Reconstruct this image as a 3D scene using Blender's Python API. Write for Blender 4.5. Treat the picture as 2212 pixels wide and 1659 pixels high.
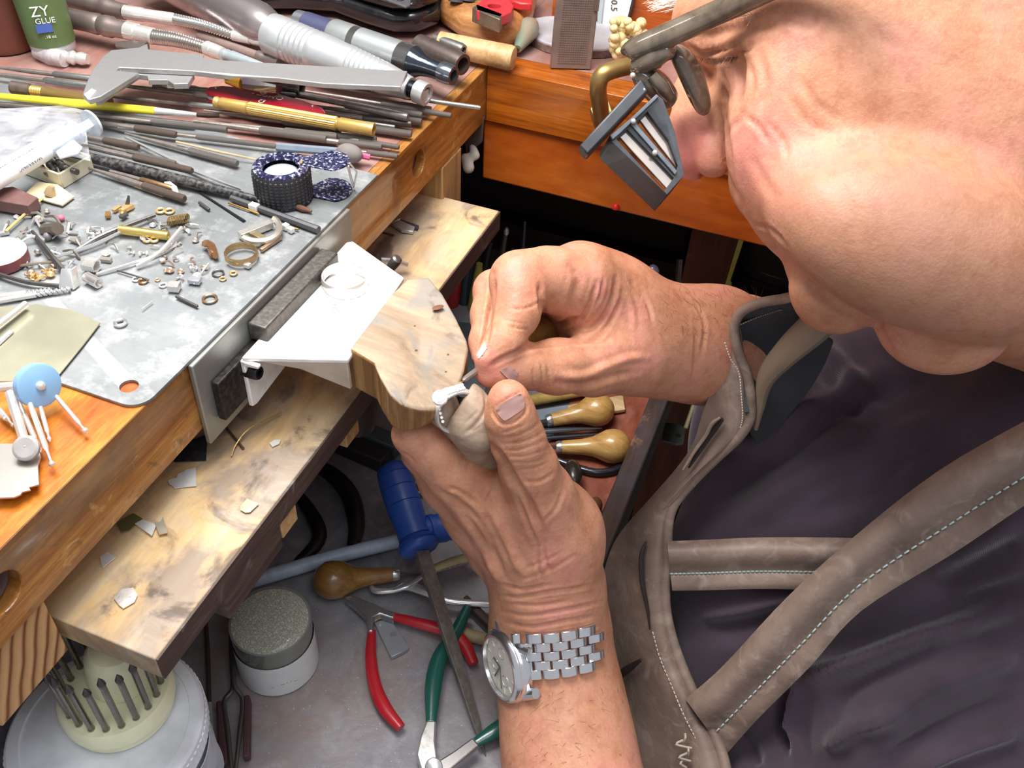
import bpy, bmesh, math, random
import numpy as np
from mathutils import Matrix, Vector
random.seed(7); rng=np.random.RandomState(7)
for o in list(bpy.data.objects): bpy.data.objects.remove(o)
SC=bpy.context.scene; COL=SC.collection
# ---------------------------------------------------------------- camera, world, lamps, exposure
F=2005.; CX,CY=1106.,829.5; H=.24
M=np.array([[.93069125,.27758762,-.23824129],[.3627565,-.61644265,.69886063],[.04713297,-.73684705,-.67441449]])
CAM=np.array([0,0,H])
cd=bpy.data.cameras.new('camera'); cam=bpy.data.objects.new('camera',cd); COL.objects.link(cam); SC.camera=cam
cd.sensor_width=36; cd.lens=36*F/2212.; cd.clip_start=.01; cd.clip_end=50
R=M@np.diag([1,-1,-1])
cam.matrix_world=Matrix([list(R[i])+[CAM[i]] for i in range(3)]+[[0,0,0,1]])
W=bpy.data.worlds.new('world'); SC.world=W; W.use_nodes=True
W.node_tree.nodes['Background'].inputs[0].default_value=(.90,.93,1,1)
W.node_tree.nodes['Background'].inputs[1].default_value=.5
def area(name,loc,target,size,power,col=(1,1,1),sizey=None):
    l=bpy.data.lights.new(name,'AREA'); l.energy=power; l.size=size; l.color=col
    if sizey: l.shape='RECTANGLE'; l.size_y=sizey
    o=bpy.data.objects.new(name,l); COL.objects.link(o); o.location=loc
    d=Vector(target)-Vector(loc); o.rotation_euler=d.to_track_quat('-Z','Y').to_euler(); return o
area('bench_lamp',(-.25,.31,.45),(-.17,.27,0),.24,5.6,(1,.97,.93),.36)
area('fill_light',(.35,-.25,1.5),(-.05,.3,-.1),.8,8.5,(.95,.97,1))  # added cool fill above right of the camera, brightens the hands; no fixture known
SC.view_settings.view_transform='Standard'; SC.view_settings.look='None'
SC.view_settings.exposure=0.0; SC.view_settings.gamma=1; SC.view_settings.use_curve_mapping=False
# ---------------------------------------------------------------- geometry helpers
def ray(px,py): return M@np.array([(px-CX)/F,(py-CY)/F,1.])
def P(px,py,z=0.):
    "point of the world plane at height z seen at this pixel"
    r=ray(px,py); return CAM+r*((z-H)/r[2])
def D(px,py,d): return CAM+ray(px,py)*d
def cam2w(c): return CAM+np.asarray(c)@M.T
def w2px(w):
    c=(np.asarray(w)-CAM)@M; return c[...,0]/c[...,2]*F+CX, c[...,1]/c[...,2]*F+CY, c[...,2]
def V(*a): return np.array(a,float)
def unit(v): v=np.asarray(v,float); return v/(np.linalg.norm(v)+1e-12)
def frame(d):
    d=unit(d); a=V(0,0,1) if abs(d[2])<.9 else V(1,0,0); x=unit(np.cross(a,d)); return x,np.cross(d,x),d
def add(*ms):
    v=[];f=[];n=0
    for a,b in ms:
        v.append(np.asarray(a,float)); f+=[tuple(i+n for i in q) for q in b]; n+=len(a)
    return np.concatenate(v),f
def lathe(A,B,prof,n=20,cap=True):
    "profile [(t,r)], t as a fraction of AB"
    A=np.asarray(A,float);B=np.asarray(B,float); x,y,_=frame(B-A); th=np.arange(n)*2*math.pi/n
    cs=np.outer(np.cos(th),x)+np.outer(np.sin(th),y)
    v=np.concatenate([A+(B-A)*t+cs*max(r,1e-6) for t,r in prof]); f=[]
    for i in range(len(prof)-1):
        for j in range(n): k=(j+1)%n; f.append((i*n+j,i*n+k,(i+1)*n+k,(i+1)*n+j))
    if cap: f.append(tuple(range(n))[::-1]); f.append(tuple((len(prof)-1)*n+j for j in range(n)))
    return v,f
def spline(pts,m=6):
    pts=np.asarray(pts,float); n=len(pts)
    if n<3: return pts
    q=np.concatenate([[2*pts[0]-pts[1]],pts,[2*pts[-1]-pts[-2]]]); out=[]
    for i in range(n-1):
        a,b,c,d=q[i:i+4]
        for k in range(m):
            t=k/m; out.append(.5*((2*b)+(-a+c)*t+(2*a-5*b+4*c-d)*t*t+(-a+3*b-3*c+d)*t**3))
    out.append(pts[-1]); return np.array(out)
def tube(pts,r,n=8,smooth=6,flat=1.,cap=True,closed=False):
    "swept tube; r a number or one per point; pts world"
    pts=np.asarray(pts,float); rr=np.full(len(pts),r) if np.isscalar(r) else np.asarray(r,float)
    if closed: pts=np.concatenate([pts,pts[:1]]); rr=np.append(rr,rr[0])
    q=np.column_stack([pts,rr])
    if smooth: q=spline(q,smooth)
    p=q[:,:3]; rr=q[:,3]; m=len(p)
    tg=np.gradient(p,axis=0); up=V(0,0,1) if abs(unit(tg[0])[2])<.9 else V(1,0,0)
    th=np.arange(n)*2*math.pi/n; vs=[]; x=np.cross(up,unit(tg[0]))
    for i in range(m):
        d=unit(tg[i]); x=unit(x-d*np.dot(x,d)); y=np.cross(d,x)
        vs.append(p[i]+rr[i]*(np.outer(np.cos(th),x)+flat*np.outer(np.sin(th),y)))
    f=[]
    for i in range(m-1):
        for j in range(n): k=(j+1)%n; f.append((i*n+j,i*n+k,(i+1)*n+k,(i+1)*n+j))
    if cap and not closed: f.append(tuple(range(n))[::-1]); f.append(tuple((m-1)*n+j for j in range(n)))
    return np.concatenate(vs),f
def prism(poly,down):
    "polygon of world points swept by vector down (or a second polygon)"
    a=np.asarray(poly,float); n=len(a); b=a+np.asarray(down,float)
    f=[tuple(range(n)),tuple(range(n,2*n))[::-1]]+[(i,i+n,(i+1)%n+n,(i+1)%n) for i in range(n)]
    return np.concatenate([a,b]),f
def boxm(c,s,ax=None):
    c=np.asarray(c,float); s=np.asarray(s,float)/2; ax=np.eye(3) if ax is None else np.asarray(ax)
    v=np.array([c+ax.T@(s*V(i,j,k)) for i in(-1,1) for j in(-1,1) for k in(-1,1)])
    return v,[(0,1,3,2),(4,6,7,5),(0,4,5,1),(2,3,7,6),(0,2,6,4),(1,5,7,3)]
def rotz(a): c,s=math.cos(a),math.sin(a); return np.array([[c,s,0],[-s,c,0],[0,0,1.]])
def torus(c,R,r,axis=(0,0,1),n=24,m=8,a0=0,a1=2*math.pi,hs=1.,wob=0):
    x,y,z=frame(axis); full=a1-a0>6.28; k=n if full else n+1; vs=[];f=[]
    for i in range(k):
        a=a0+(a1-a0)*i/n; d=math.cos(a)*x+math.sin(a)*y
        for j in range(m):
            b=2*math.pi*(j+.5)/m; vs.append(np.asarray(c)+d*(R+r*math.cos(b))+z*(r*hs*math.sin(b)+wob*math.sin(a*3)))
    for i in range(n):
        i2=(i+1)%k
        for j in range(m): j2=(j+1)%m; f.append((i*m+j,i2*m+j,i2*m+j2,i*m+j2))
    if not full: f+=[tuple(range(m)),tuple((k-1)*m+j for j in range(m))[::-1]]
    return np.array(vs),f
def ball(c,r,n=14,m=9,ax=None,sc=(1,1,1)):
    A=np.eye(3) if ax is None else np.asarray(ax); vs=[];f=[]
    for i in range(m+1):
        a=math.pi*i/m
        for j in range(n):
            b=2*math.pi*j/n; vs.append(np.asarray(c)+A.T@(V(math.sin(a)*math.cos(b),math.sin(a)*math.sin(b),math.cos(a))*V(*sc)*r))
    for i in range(m):
        for j in range(n): k=(j+1)%n; f.append((i*n+j,(i+1)*n+j,(i+1)*n+k,i*n+k))
    return np.array(vs),f
def grid(rows,mu=6,mv=6):
    "smooth surface through rows of world points; returns grid array"
    R_=[spline(r,mu) for r in rows]; R_=np.array(R_); out=[spline(R_[:,i],mv) for i in range(R_.shape[1])]
    return np.array(out).transpose(1,0,2)
def gridmesh(G,thick=0.,flip=False):
    a,b,_=G.shape; n=np.cross(np.gradient(G,axis=1),np.gradient(G,axis=0)); n/=np.linalg.norm(n,axis=2,keepdims=True)+1e-12
    if (n*(CAM-G)).sum()<0: n=-n
    if flip: n=-n
    f=[(i*b+j,i*b+j+1,(i+1)*b+j+1,(i+1)*b+j) for i in range(a-1) for j in range(b-1)]
    if not thick: return G.reshape(-1,3),f
    v=np.concatenate([G.reshape(-1,3),(G-n*thick).reshape(-1,3)]); N=a*b
    f+=[tuple(q+N for q in t[::-1]) for t in f]
    bd=[(0,j) for j in range(b)]+[(i,b-1) for i in range(1,a)]+[(a-1,j) for j in range(b-2,-1,-1)]+[(i,0) for i in range(a-2,0,-1)]
    bd=[i*b+j for i,j in bd]
    f+=[(bd[k],bd[k]+N,bd[(k+1)%len(bd)]+N,bd[(k+1)%len(bd)]) for k in range(len(bd))]
    return v,f
# ---------------------------------------------------------------- linking and naming
def origin_of(p):
    L=np.zeros(3)
    while p is not None: L+=np.array(p.location); p=p.parent
    return L
def tag(o,label=None,cat=None,group=None,kind=None):
    if label: o['label']=label
    if cat: o['category']=cat
    if group: o['group']=group
    if kind: o['kind']=kind
    return o
def mk(name,vf,mat,parent=None,label=None,cat=None,group=None,kind=None,sharp=35,bev=0,seg=2,sub=0):
    v,f=vf; v=np.asarray(v,float)
    if parent is not None: L=origin_of(parent)
    else: L=np.array([(v[:,0].min()+v[:,0].max())/2,(v[:,1].min()+v[:,1].max())/2,v[:,2].min()])
    me=bpy.data.meshes.new(name); me.from_pydata((v-L).tolist(),[],[list(map(int,q)) for q in f]) if not isinstance(f,np.ndarray) else quick(me,v-L,f)
    bm=bmesh.new(); bm.from_mesh(me); bmesh.ops.recalc_face_normals(bm,faces=bm.faces); bm.to_mesh(me); bm.free()
    me.polygons.foreach_set('use_smooth',[True]*len(me.polygons)); me.set_sharp_from_angle(angle=math.radians(sharp))
    me.materials.append(mat); o=bpy.data.objects.new(name,me); COL.objects.link(o)
    if parent is None: o.location=L
    else: o.parent=parent
    if bev:
        b=o.modifiers.new('b','BEVEL'); b.width=bev; b.segments=seg; b.limit_method='ANGLE'; b.angle_limit=math.radians(40)
    if sub: s=o.modifiers.new('s','SUBSURF'); s.levels=sub; s.render_levels=sub
    return tag(o,label,cat,group,kind)
def quick(me,v,f):
    me.vertices.add(len(v)); me.vertices.foreach_set('co',v.astype(np.float32).ravel())
    me.loops.add(f.size); me.loops.foreach_set('vertex_index',f.astype(np.int32).ravel())
    me.polygons.add(len(f)); me.polygons.foreach_set('loop_start',np.arange(0,f.size,4,dtype=np.int32)); me.update(calc_edges=True)
def thing(name,loc,label,cat,group=None,kind=None):
    o=bpy.data.objects.new(name,None); COL.objects.link(o); o.location=[float(c) for c in loc]; o.empty_display_size=.01
    return tag(o,label,cat,group,kind)
def copy_tree(o,parent=None):
    c=o.copy(); COL.objects.link(c); c.parent=parent
    for ch in list(o.children): copy_tree(ch,c)
    return c
def textm(s,origin,xdir,ydir,size,depth=.00012,align='CENTER'):
    "flat lettering as mesh: origin, reading direction, up direction (world)"
    cu=bpy.data.curves.new('t','FONT'); cu.body=s; cu.size=1; cu.align_x=align; cu.align_y='CENTER'; cu.extrude=0.02; cu.resolution_u=2
    ob=bpy.data.objects.new('t',cu); me=ob.to_mesh(); v=np.array([list(p.co) for p in me.vertices]); f=[tuple(p.vertices) for p in me.polygons]
    ob.to_mesh_clear(); bpy.data.objects.remove(ob); bpy.data.curves.remove(cu)
    x=unit(xdir); y=unit(ydir); z=np.cross(x,y)
    return np.asarray(origin)+size*(np.outer(v[:,0],x)+np.outer(v[:,1],y))+np.outer((v[:,2]/.02*.5+.5)*depth,z),f
# ---------------------------------------------------------------- signed distance modelling of soft bodies (camera aligned axes)
def cc(px,py,d): return np.array([(px-CX)*d/F,(py-CY)*d/F,d])
def cap(a,b,k=60,op=1,ze=1.):
    "a,b = (px,py,depth,radius px); k blend px"
    return dict(t='c',a=cc(*a[:3]),b=cc(*b[:3]),ra=a[3]*a[2]/F,rb=b[3]*b[2]/F,k=k*a[2]/F,op=op)
def chain(pts,k=60): return [cap(pts[i],pts[i+1],k) for i in range(len(pts)-1)]
def ell(px,py,d,rx,ry,rz,ang=0,k=60,op=1,yaw=0):
    s=d/F; a=math.radians(ang); R1=np.array([[math.cos(a),math.sin(a),0],[-math.sin(a),math.cos(a),0],[0,0,1]])
    b=math.radians(yaw); R2=np.array([[math.cos(b),0,math.sin(b)],[0,1,0],[-math.sin(b),0,math.cos(b)]])
    return dict(t='e',c=cc(px,py,d),r=V(rx,ry,rz)*s,R=R1@R2,k=k*s,op=op)
def sdf(prims,h,pad=.004):
    lo=np.full(3,9.);hi=-lo
    for p in prims:
        if p['op']<0: continue
        if p['t']=='c': l=np.minimum(p['a']-p['ra'],p['b']-p['rb']); u_=np.maximum(p['a']+p['ra'],p['b']+p['rb'])
        else: m=p['r'].max(); l=p['c']-m; u_=p['c']+m
        lo=np.minimum(lo,l);hi=np.maximum(hi,u_)
    lo-=pad;hi+=pad; N=np.ceil((hi-lo)/h).astype(int)+1
    G=np.full(N,.05,np.float32); ax=[lo[i]+h*np.arange(N[i]) for i in range(3)]
    for p in prims:
        k=p['k']; m=k*1.2+.004
        if p['t']=='c': l=np.minimum(p['a']-p['ra'],p['b']-p['rb'])-m; u_=np.maximum(p['a']+p['ra'],p['b']+p['rb'])+m
        else: w=np.abs(p['R'].T)@p['r']; l=p['c']-w-m; u_=p['c']+w+m
        i0=np.clip(np.floor((l-lo)/h).astype(int),0,N); i1=np.clip(np.ceil((u_-lo)/h).astype(int)+1,0,N)
        if (i1<=i0).any(): continue
        x=ax[0][i0[0]:i1[0],None,None].astype(np.float32);y=ax[1][None,i0[1]:i1[1],None].astype(np.float32);z=ax[2][None,None,i0[2]:i1[2]].astype(np.float32)
        if p['t']=='c':
            a,b=p['a'],p['b']; ba=b-a; L=ba@ba+1e-12
            t=np.clip(((x-a[0])*ba[0]+(y-a[1])*ba[1]+(z-a[2])*ba[2])/L,0,1)
            d=np.sqrt((x-a[0]-t*ba[0])**2+(y-a[1]-t*ba[1])**2+(z-a[2]-t*ba[2])**2)-(p['ra']+(p['rb']-p['ra'])*t)
        else:
            X,Y,Z=x-p['c'][0],y-p['c'][1],z-p['c'][2]; R_=p['R']; r=p['r']
            q=[(R_[i,0]*X+R_[i,1]*Y+R_[i,2]*Z) for i in range(3)]
            k0=np.sqrt(sum((q[i]/r[i])**2 for i in range(3))); k1=np.sqrt(sum((q[i]/r[i]**2)**2 for i in range(3)))+1e-9
            d=k0*(k0-1)/k1
        s=(slice(i0[0],i1[0]),slice(i0[1],i1[1]),slice(i0[2],i1[2])); g=G[s]
        if p['op']>0: hh=np.maximum(k-np.abs(g-d),0)/k; G[s]=np.minimum(g,d)-hh*hh*k*.25
        else: hh=np.maximum(k-np.abs(g+d),0)/k; G[s]=np.maximum(g,-d)+hh*hh*k*.25
    G[0]=G[-1]=.01;G[:,0]=G[:,-1]=.01;G[:,:,0]=G[:,:,-1]=.01
    return G,lo,h
def surfnet(S):
    G,lo,h=S; s=G<0; n=np.array(G.shape)-1
    cnt=np.zeros(n,np.int8)
    for i in(0,1):
        for j in(0,1):
            for k in(0,1): cnt+=s[i:i+n[0],j:j+n[1],k:k+n[2]]
    c=np.argwhere((cnt>0)&(cnt<8)); idx=np.full(n,-1,np.int32); idx[tuple(c.T)]=np.arange(len(c))
    acc=np.zeros((len(c),3)); num=np.zeros(len(c))
    cor=[(i,j,k) for i in(0,1) for j in(0,1) for k in(0,1)]
    for a in cor:
        for b in cor:
            if sum(b)-sum(a)==1 and all(b[i]>=a[i] for i in range(3)):
                va=G[c[:,0]+a[0],c[:,1]+a[1],c[:,2]+a[2]];vb=G[c[:,0]+b[0],c[:,1]+b[1],c[:,2]+b[2]]
                m=(va<0)!=(vb<0); t=np.where(m,va/(va-vb+1e-12),0)[:,None]
                acc+=np.where(m[:,None],np.array(a)+t*(np.array(b)-np.array(a)),0); num+=m
    v=lo+h*(c+acc/num[:,None]); F_=[]
    for ax in range(3):
        e=np.zeros(3,int);e[ax]=1; A=s[:s.shape[0]-e[0],:s.shape[1]-e[1],:s.shape[2]-e[2]];B=s[e[0]:,e[1]:,e[2]:]
        m=np.argwhere(A!=B); u_,w=[q for q in range(3) if q!=ax]
        m=m[(m[:,u_]>0)&(m[:,w]>0)]; fl=A[tuple(m.T)]
        eu=np.zeros(3,int);eu[u_]=1;ew=np.zeros(3,int);ew[w]=1
        q=np.stack([idx[tuple((m-eu-ew).T)],idx[tuple((m-ew).T)],idx[tuple(m.T)],idx[tuple((m-eu).T)]],1)
        if ax==1: fl=~fl
        q[~fl]=q[~fl][:,::-1]; F_.append(q)
    return v,np.concatenate(F_)
def hit(S,px,py,d0=.2,d1=.75):
    "first surface depth along the ray of a pixel"
    G,lo,h=S; n=int((d1-d0)/(h*.4)); ds=np.linspace(d0,d1,n); r=np.array([(px-CX)/F,(py-CY)/F,1.])
    i=np.round((ds[:,None]*r-lo)/h).astype(int); ok=((i>=0)&(i<np.array(G.shape))).all(1); i=np.clip(i,0,np.array(G.shape)-1)
    g=np.where(ok,G[i[:,0],i[:,1],i[:,2]],1); w=np.argmax(g<0)
    if g[w]>=0: return None
    a,b=g[w-1],g[w]; return ds[w-1]+(ds[w]-ds[w-1])*(a/(a-b) if a<1 else 1)
def relief(v,f,lines):
    "press creases (or raise veins, depth<0) along lines: (points px, width px, depth px, optional depth range)"
    x=v[:,0]/v[:,2]*F+CX; y=v[:,1]/v[:,2]*F+CY
    n=np.zeros_like(v); fn=np.cross(v[f[:,2]]-v[f[:,0]],v[f[:,3]]-v[f[:,1]])
    for k in range(4): np.add.at(n,f[:,k],fn)
    n/=np.linalg.norm(n,axis=1,keepdims=True)+1e-12
    face=np.clip(-(n*v).sum(1)/np.linalg.norm(v,axis=1)*3,0,1)
    if face.mean()<.25: face=np.clip((n*v).sum(1)/np.linalg.norm(v,axis=1)*3,0,1); n=-n
    out=v.copy()
    for L in lines:
        pts,w,dp=L[:3]; pts=spline(pts,5); m=(x>pts[:,0].min()-4*w)&(x<pts[:,0].max()+4*w)&(y>pts[:,1].min()-4*w)&(y<pts[:,1].max()+4*w)&(face>0)
        if len(L)>3: m&=(v[:,2]>L[3][0])&(v[:,2]<L[3][1])
        ii=np.nonzero(m)[0]
        if not len(ii): continue
        best=np.full(len(ii),1e9); tt=np.zeros(len(ii))
        for i in range(len(pts)-1):
            a,b=pts[i],pts[i+1]; ba=b-a; t=np.clip(((x[ii]-a[0])*ba[0]+(y[ii]-a[1])*ba[1])/(ba@ba+1e-9),0,1)
            d=np.hypot(x[ii]-a[0]-t*ba[0],y[ii]-a[1]-t*ba[1]); u_=d<best; best[u_]=d[u_]; tt[u_]=(i+t[u_])/(len(pts)-1)
        q=best/w; pr=np.exp(-q*q)-.28*np.exp(-((q-1.9)/.8)**2); pr*=np.clip(np.minimum(tt,1-tt)*6,.25,1)
        out[ii]-=n[ii]*(pr*dp*v[ii,2]/F*face[ii])[:,None]
    return out
def soft(prims,h,lines=(),smooth=0):
    S=sdf(prims,h); v,f=surfnet(S)
    if lines: v=relief(v,f,lines)
    return S,(cam2w(v),f)
def joinq(*ms):
    vs=[];fs=[];n=0
    for v,f in ms: vs.append(v);fs.append(f+n);n+=len(v)
    return np.concatenate(vs),np.concatenate(fs)
# ---------------------------------------------------------------- materials
def rgb(h):
    c=[int(h[i:i+2],16)/255 for i in (0,2,4)]; return tuple((x/12.92 if x<=.04045 else ((x+.055)/1.055)**2.4) for x in c)+(1,)
class NT:
    def __init__(s,name):
        s.m=bpy.data.materials.new(name); s.m.use_nodes=True; s.t=s.m.node_tree; s.b=s.t.nodes['Principled BSDF']; s.tc=None
    def n(s,t,**k):
        o=s.t.nodes.new(t)
        for a,b in k.items():
            if a in o.inputs.keys() if hasattr(o.inputs,'keys') else False: pass
            setattr(o,a,b)
        return o
    def co(s,sc=(1,1,1),rot=(0,0,0)):
        if s.tc is None: s.tc=s.n('ShaderNodeTexCoord')
        mp=s.n('ShaderNodeMapping'); mp.inputs['Scale'].default_value=sc; mp.inputs['Rotation'].default_value=rot
        s.t.links.new(s.tc.outputs['Object'],mp.inputs[0]); return mp.outputs[0]
    def noise(s,scale,det=4,sc=(1,1,1),rough=.55,dist=0,rot=(0,0,0)):
        o=s.n('ShaderNodeTexNoise'); o.inputs['Scale'].default_value=scale; o.inputs['Detail'].default_value=det; o.inputs['Roughness'].default_value=rough; o.inputs['Distortion'].default_value=dist
        s.t.links.new(s.co(sc,rot),o.inputs['Vector']); return o.outputs['Fac']
    def wave(s,scale,sc=(1,1,1),dist=0,det=2,dsc=1,dirn='X',rot=(0,0,0),prof='SIN'):
        o=s.n('ShaderNodeTexWave'); o.bands_direction=dirn; o.wave_profile=prof; o.inputs['Scale'].default_value=scale; o.inputs['Distortion'].default_value=dist; o.inputs['Detail'].default_value=det; o.inputs['Detail Scale'].default_value=dsc
        s.t.links.new(s.co(sc,rot),o.inputs['Vector']); return o.outputs['Fac']
    def ramp(s,fac,stops):
        o=s.n('ShaderNodeValToRGB'); e=o.color_ramp.elements
        while len(e)<len(stops): e.new(.5)
        for i,(p,c) in enumerate(stops): e[i].position=p; e[i].color=rgb(c) if isinstance(c,str) else (c,c,c,1)
        s.t.links.new(fac,o.inputs[0]); return o.outputs[0]
    def mix(s,fac,a,b,mode='MIX'):
        o=s.n('ShaderNodeMix'); o.data_type='RGBA'; o.blend_type=mode
        for i,x in ((0,fac),(6,a),(7,b)):
            if hasattr(x,'links'): s.t.links.new(x,o.inputs[i])
            elif isinstance(x,str): o.inputs[i].default_value=rgb(x)
            else: o.inputs[i].default_value=x
        return o.outputs[2]
    def math(s,op,a,b=0.):
        o=s.n('ShaderNodeMath'); o.operation=op
        for i,x in enumerate((a,b)):
            if hasattr(x,'links'): s.t.links.new(x,o.inputs[i])
            else: o.inputs[i].default_value=x
        return o.outputs[0]
    def set(s,**k):
        for a,x in k.items():
            i=s.b.inputs[a.replace('_',' ')]
            if hasattr(x,'links'): s.t.links.new(x,i)
            else: i.default_value=rgb(x) if isinstance(x,str) else x
        return s
    def bump(s,h,strength=.3,dist=.0005):
        o=s.n('ShaderNodeBump'); o.inputs['Strength'].default_value=strength; o.inputs['Distance'].default_value=dist
        s.t.links.new(h,o.inputs['Height']); s.t.links.new(o.outputs[0],s.b.inputs['Normal']); return s
_mc={}
def plain(c,rough=.5,metal=0.,dirt=.25,dc='3a332c',sc=120,bump=.15,coat=0,name=None,**k):
    key=(c,rough,metal,dirt,dc,sc,bump,coat,tuple(sorted(k.items())))
    if key in _mc: return _mc[key]
    t=NT(name or 'surface_'+c); n=t.noise(sc,5)
    col=t.mix(t.ramp(n,[(.42,0.),(.72,dirt)]),c,dc)
    t.set(Base_Color=col,Metallic=metal,Roughness=t.math('ADD',t.math('MULTIPLY',n,.25),rough-.12),Coat_Weight=coat,**k); t.bump(t.noise(sc*6,3),bump,.0002); _mc[key]=t.m; return t.m
def metalm(c='b9b8b6',rough=.3,dirt=.3,dc='4a4038',sc=300,metal=.78,**k): return plain(c,rough,metal,dirt,dc,sc,.1,**k)
def clearm(alpha=.12):
    t=NT('clear_glass_cover'); t.set(Base_Color='ffffff',Roughness=.04,Alpha=alpha,Specular_IOR_Level=1.,Coat_Weight=1.); return t.m
def knurl(c,rough=.35,s=900,metal=1.,dist=.0004,diamond=True):
    key=('k',c,s,rough,metal)
    if key in _mc: return _mc[key]
    t=NT('knurled_'+c); a=t.wave(s,rot=(0,0,.78)); b=t.wave(s,rot=(0,0,-.78)); h=t.math('MULTIPLY',a,b)
    t.set(Base_Color=t.mix(t.ramp(h,[(.0,.6),(.5,0.)]),c,'2c2620'),Metallic=metal,Roughness=rough).bump(h,.7,dist); _mc[key]=t.m; return t.m
def wood(c0,c1,c2,grain='Y',scale=14,rough=.45,fig=.6,spots=None,coat=0,stretch=14,dust=None):
    t=NT('wood_'+c1); st={'X':(1,stretch,stretch),'Y':(stretch,1,stretch),'Z':(stretch,stretch,1)}[grain]
    g=t.noise(scale,6,st,.6,.6); g2=t.noise(scale*6,4,st,.7); big=t.noise(scale*.5,3,(1,1,1),.5)
    f=t.math('ADD',t.math('MULTIPLY',g,.6),t.math('ADD',t.math('MULTIPLY',g2,.25),t.math('MULTIPLY',big,.15)))
    col=t.ramp(f,[(.33,c0),(.5,c1),(.66,c2)])
    if spots:
        for (c,sc,lo,hi,amt) in spots: col=t.mix(t.ramp(t.noise(sc,6,(1,1,1),.62,.8),[(lo,0.),(hi,amt)]),col,c)
    t.set(Base_Color=col,Roughness=t.math('ADD',t.math('MULTIPLY',g2,.3),rough-.15),Coat_Weight=coat).bump(f,.25,.0006); return t.m
def glass(c='ffffff',rough=.05,ior=1.45,alpha=1.):
    t=NT('glass_'+c); t.set(Base_Color=c,Roughness=rough,Transmission_Weight=1.,IOR=ior); return t.m
def clearp(c='f4f6f8',op=.35,rough=.25):
    "thin translucent plastic"
    t=NT('clear_plastic'); n=t.noise(70,4,dist=1); t.set(Base_Color=c,Roughness=rough,Alpha=t.ramp(n,[(.35,op*.6),(.7,min(1,op*1.5))]),Specular_IOR_Level=.8); t.bump(t.noise(90,4),.5,.002); return t.m
STEEL=metalm('a9a8a6',.34); STEELB=metalm('d4d5d6',.25,.12,metal=.65); STEELD=metalm('6d6a68',.42,.4); FILE=knurl('a39c97',.45,1400,metal=.6); FILEB=metalm('948b85',.5,.45,metal=.6)
BROWNF=knurl('85746a',.55,1400,metal=.5); BRASS=metalm('d8b468',.3,.2,'8b6b30',metal=.6); BRASSK=knurl('d0ae6a',.35,1600,metal=.55); GOLD=metalm('e8c48a',.3,.1,metal=.6); SPR=metalm('c4c2be',.22,.2,'4a4440',metal=.85); SILV=metalm('e8e6e2',.25,.15,'8d8680',metal=.55)
ALU=metalm('d3d6d9',.32,.1,'8d8d8d',80); BLK=plain('15161a',.4,dirt=.1); BLKM=metalm('2b3036',.22,.2,'111111'); WHITE=plain('efeeea',.45,dirt=.06,dc='b8b0a8'); ALUD=metalm('a89a94',.4,.35,'6b5048',90)
RUST=metalm('8a6f60',.5,.5,'3c2a22')
SKINN=None
def skin(name='skin',spots=()):
    t=NT(name); a=t.noise(38,5,rough=.6); b=t.noise(160,4,rough=.65); c=t.noise(700,3)
    col=t.ramp(a,[(.33,'bf8262'),(.5,'d09676'),(.68,'da9682')])
    col=t.mix(t.ramp(b,[(.45,0.),(.72,.45)]),col,'a86048'); col=t.mix(t.ramp(c,[(.5,0.),(.75,.25)]),col,'e6b898')
    for c_,pos,r0,r1,amt in spots:
        d_=t.n('ShaderNodeVectorMath'); d_.operation='DISTANCE'; t.t.links.new(t.co(),d_.inputs[0]); d_.inputs[1].default_value=pos
        mr=t.n('ShaderNodeMapRange'); mr.interpolation_type='SMOOTHSTEP'; t.t.links.new(d_.outputs['Value'],mr.inputs[0]); mr.inputs[1].default_value=r0; mr.inputs[2].default_value=r1; mr.inputs[3].default_value=amt; mr.inputs[4].default_value=0
        col=t.mix(t.math('MULTIPLY',mr.outputs[0],t.math('ADD',a,.45)),col,c_)
    hb=t.math('ADD',t.math('MULTIPLY',t.noise(900,4,rough=.6),.6),t.math('MULTIPLY',t.noise(260,3,dist=1.),.5))
    t.set(Base_Color=col,Roughness=.5,Subsurface_Weight=.22,Subsurface_Scale=.004,Subsurface_Radius=(1,.35,.2),Specular_IOR_Level=.45).bump(hb,.42,.0007); return t.m
def leather():
    t=NT('apron_leather'); a=t.noise(22,6,rough=.6,dist=.6); b=t.noise(500,4)
    col=t.ramp(a,[(.3,'6b5b52'),(.5,'877469'),(.7,'9c8a7c')]); col=t.mix(t.ramp(t.noise(70,5,dist=1.5),[(.52,0.),(.7,.45)]),col,'b3a497')
    t.set(Base_Color=col,Roughness=.5,Specular_IOR_Level=.4).bump(t.math('ADD',b,t.noise(120,4)),.3,.0006); return t.m
def shirtm():
    t=NT('shirt_cotton'); a=t.noise(18,4); w=t.wave(420,dirn='DIAGONAL',dist=.6,det=2,dsc=4)
    col=t.ramp(a,[(.3,'3f343d'),(.6,'544754'),(.8,'625260')]); col=t.mix(t.math('MULTIPLY',w,.3),col,'2a2228')
    t.set(Base_Color=col,Roughness=.9,Sheen_Weight=.35,Specular_IOR_Level=.15).bump(w,.35,.0006); return t.m
def steelplate():
    t=NT('worn_steel_plate'); a=t.noise(9,6,rough=.65,dist=.5); b=t.noise(60,6,rough=.7); s_=t.noise(30,5,(1,12,1),rough=.7)
    col=t.ramp(a,[(.3,'757879'),(.5,'8e9294'),(.7,'a6a9aa')]); col=t.mix(t.ramp(b,[(.5,0.),(.68,.5)]),col,'cfd1d2')
    t.set(Base_Color=col,Metallic=.55,Roughness=t.math('ADD',t.math('MULTIPLY',s_,.3),.38)).bump(t.math('ADD',b,s_),.12,.0004); return t.m
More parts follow.
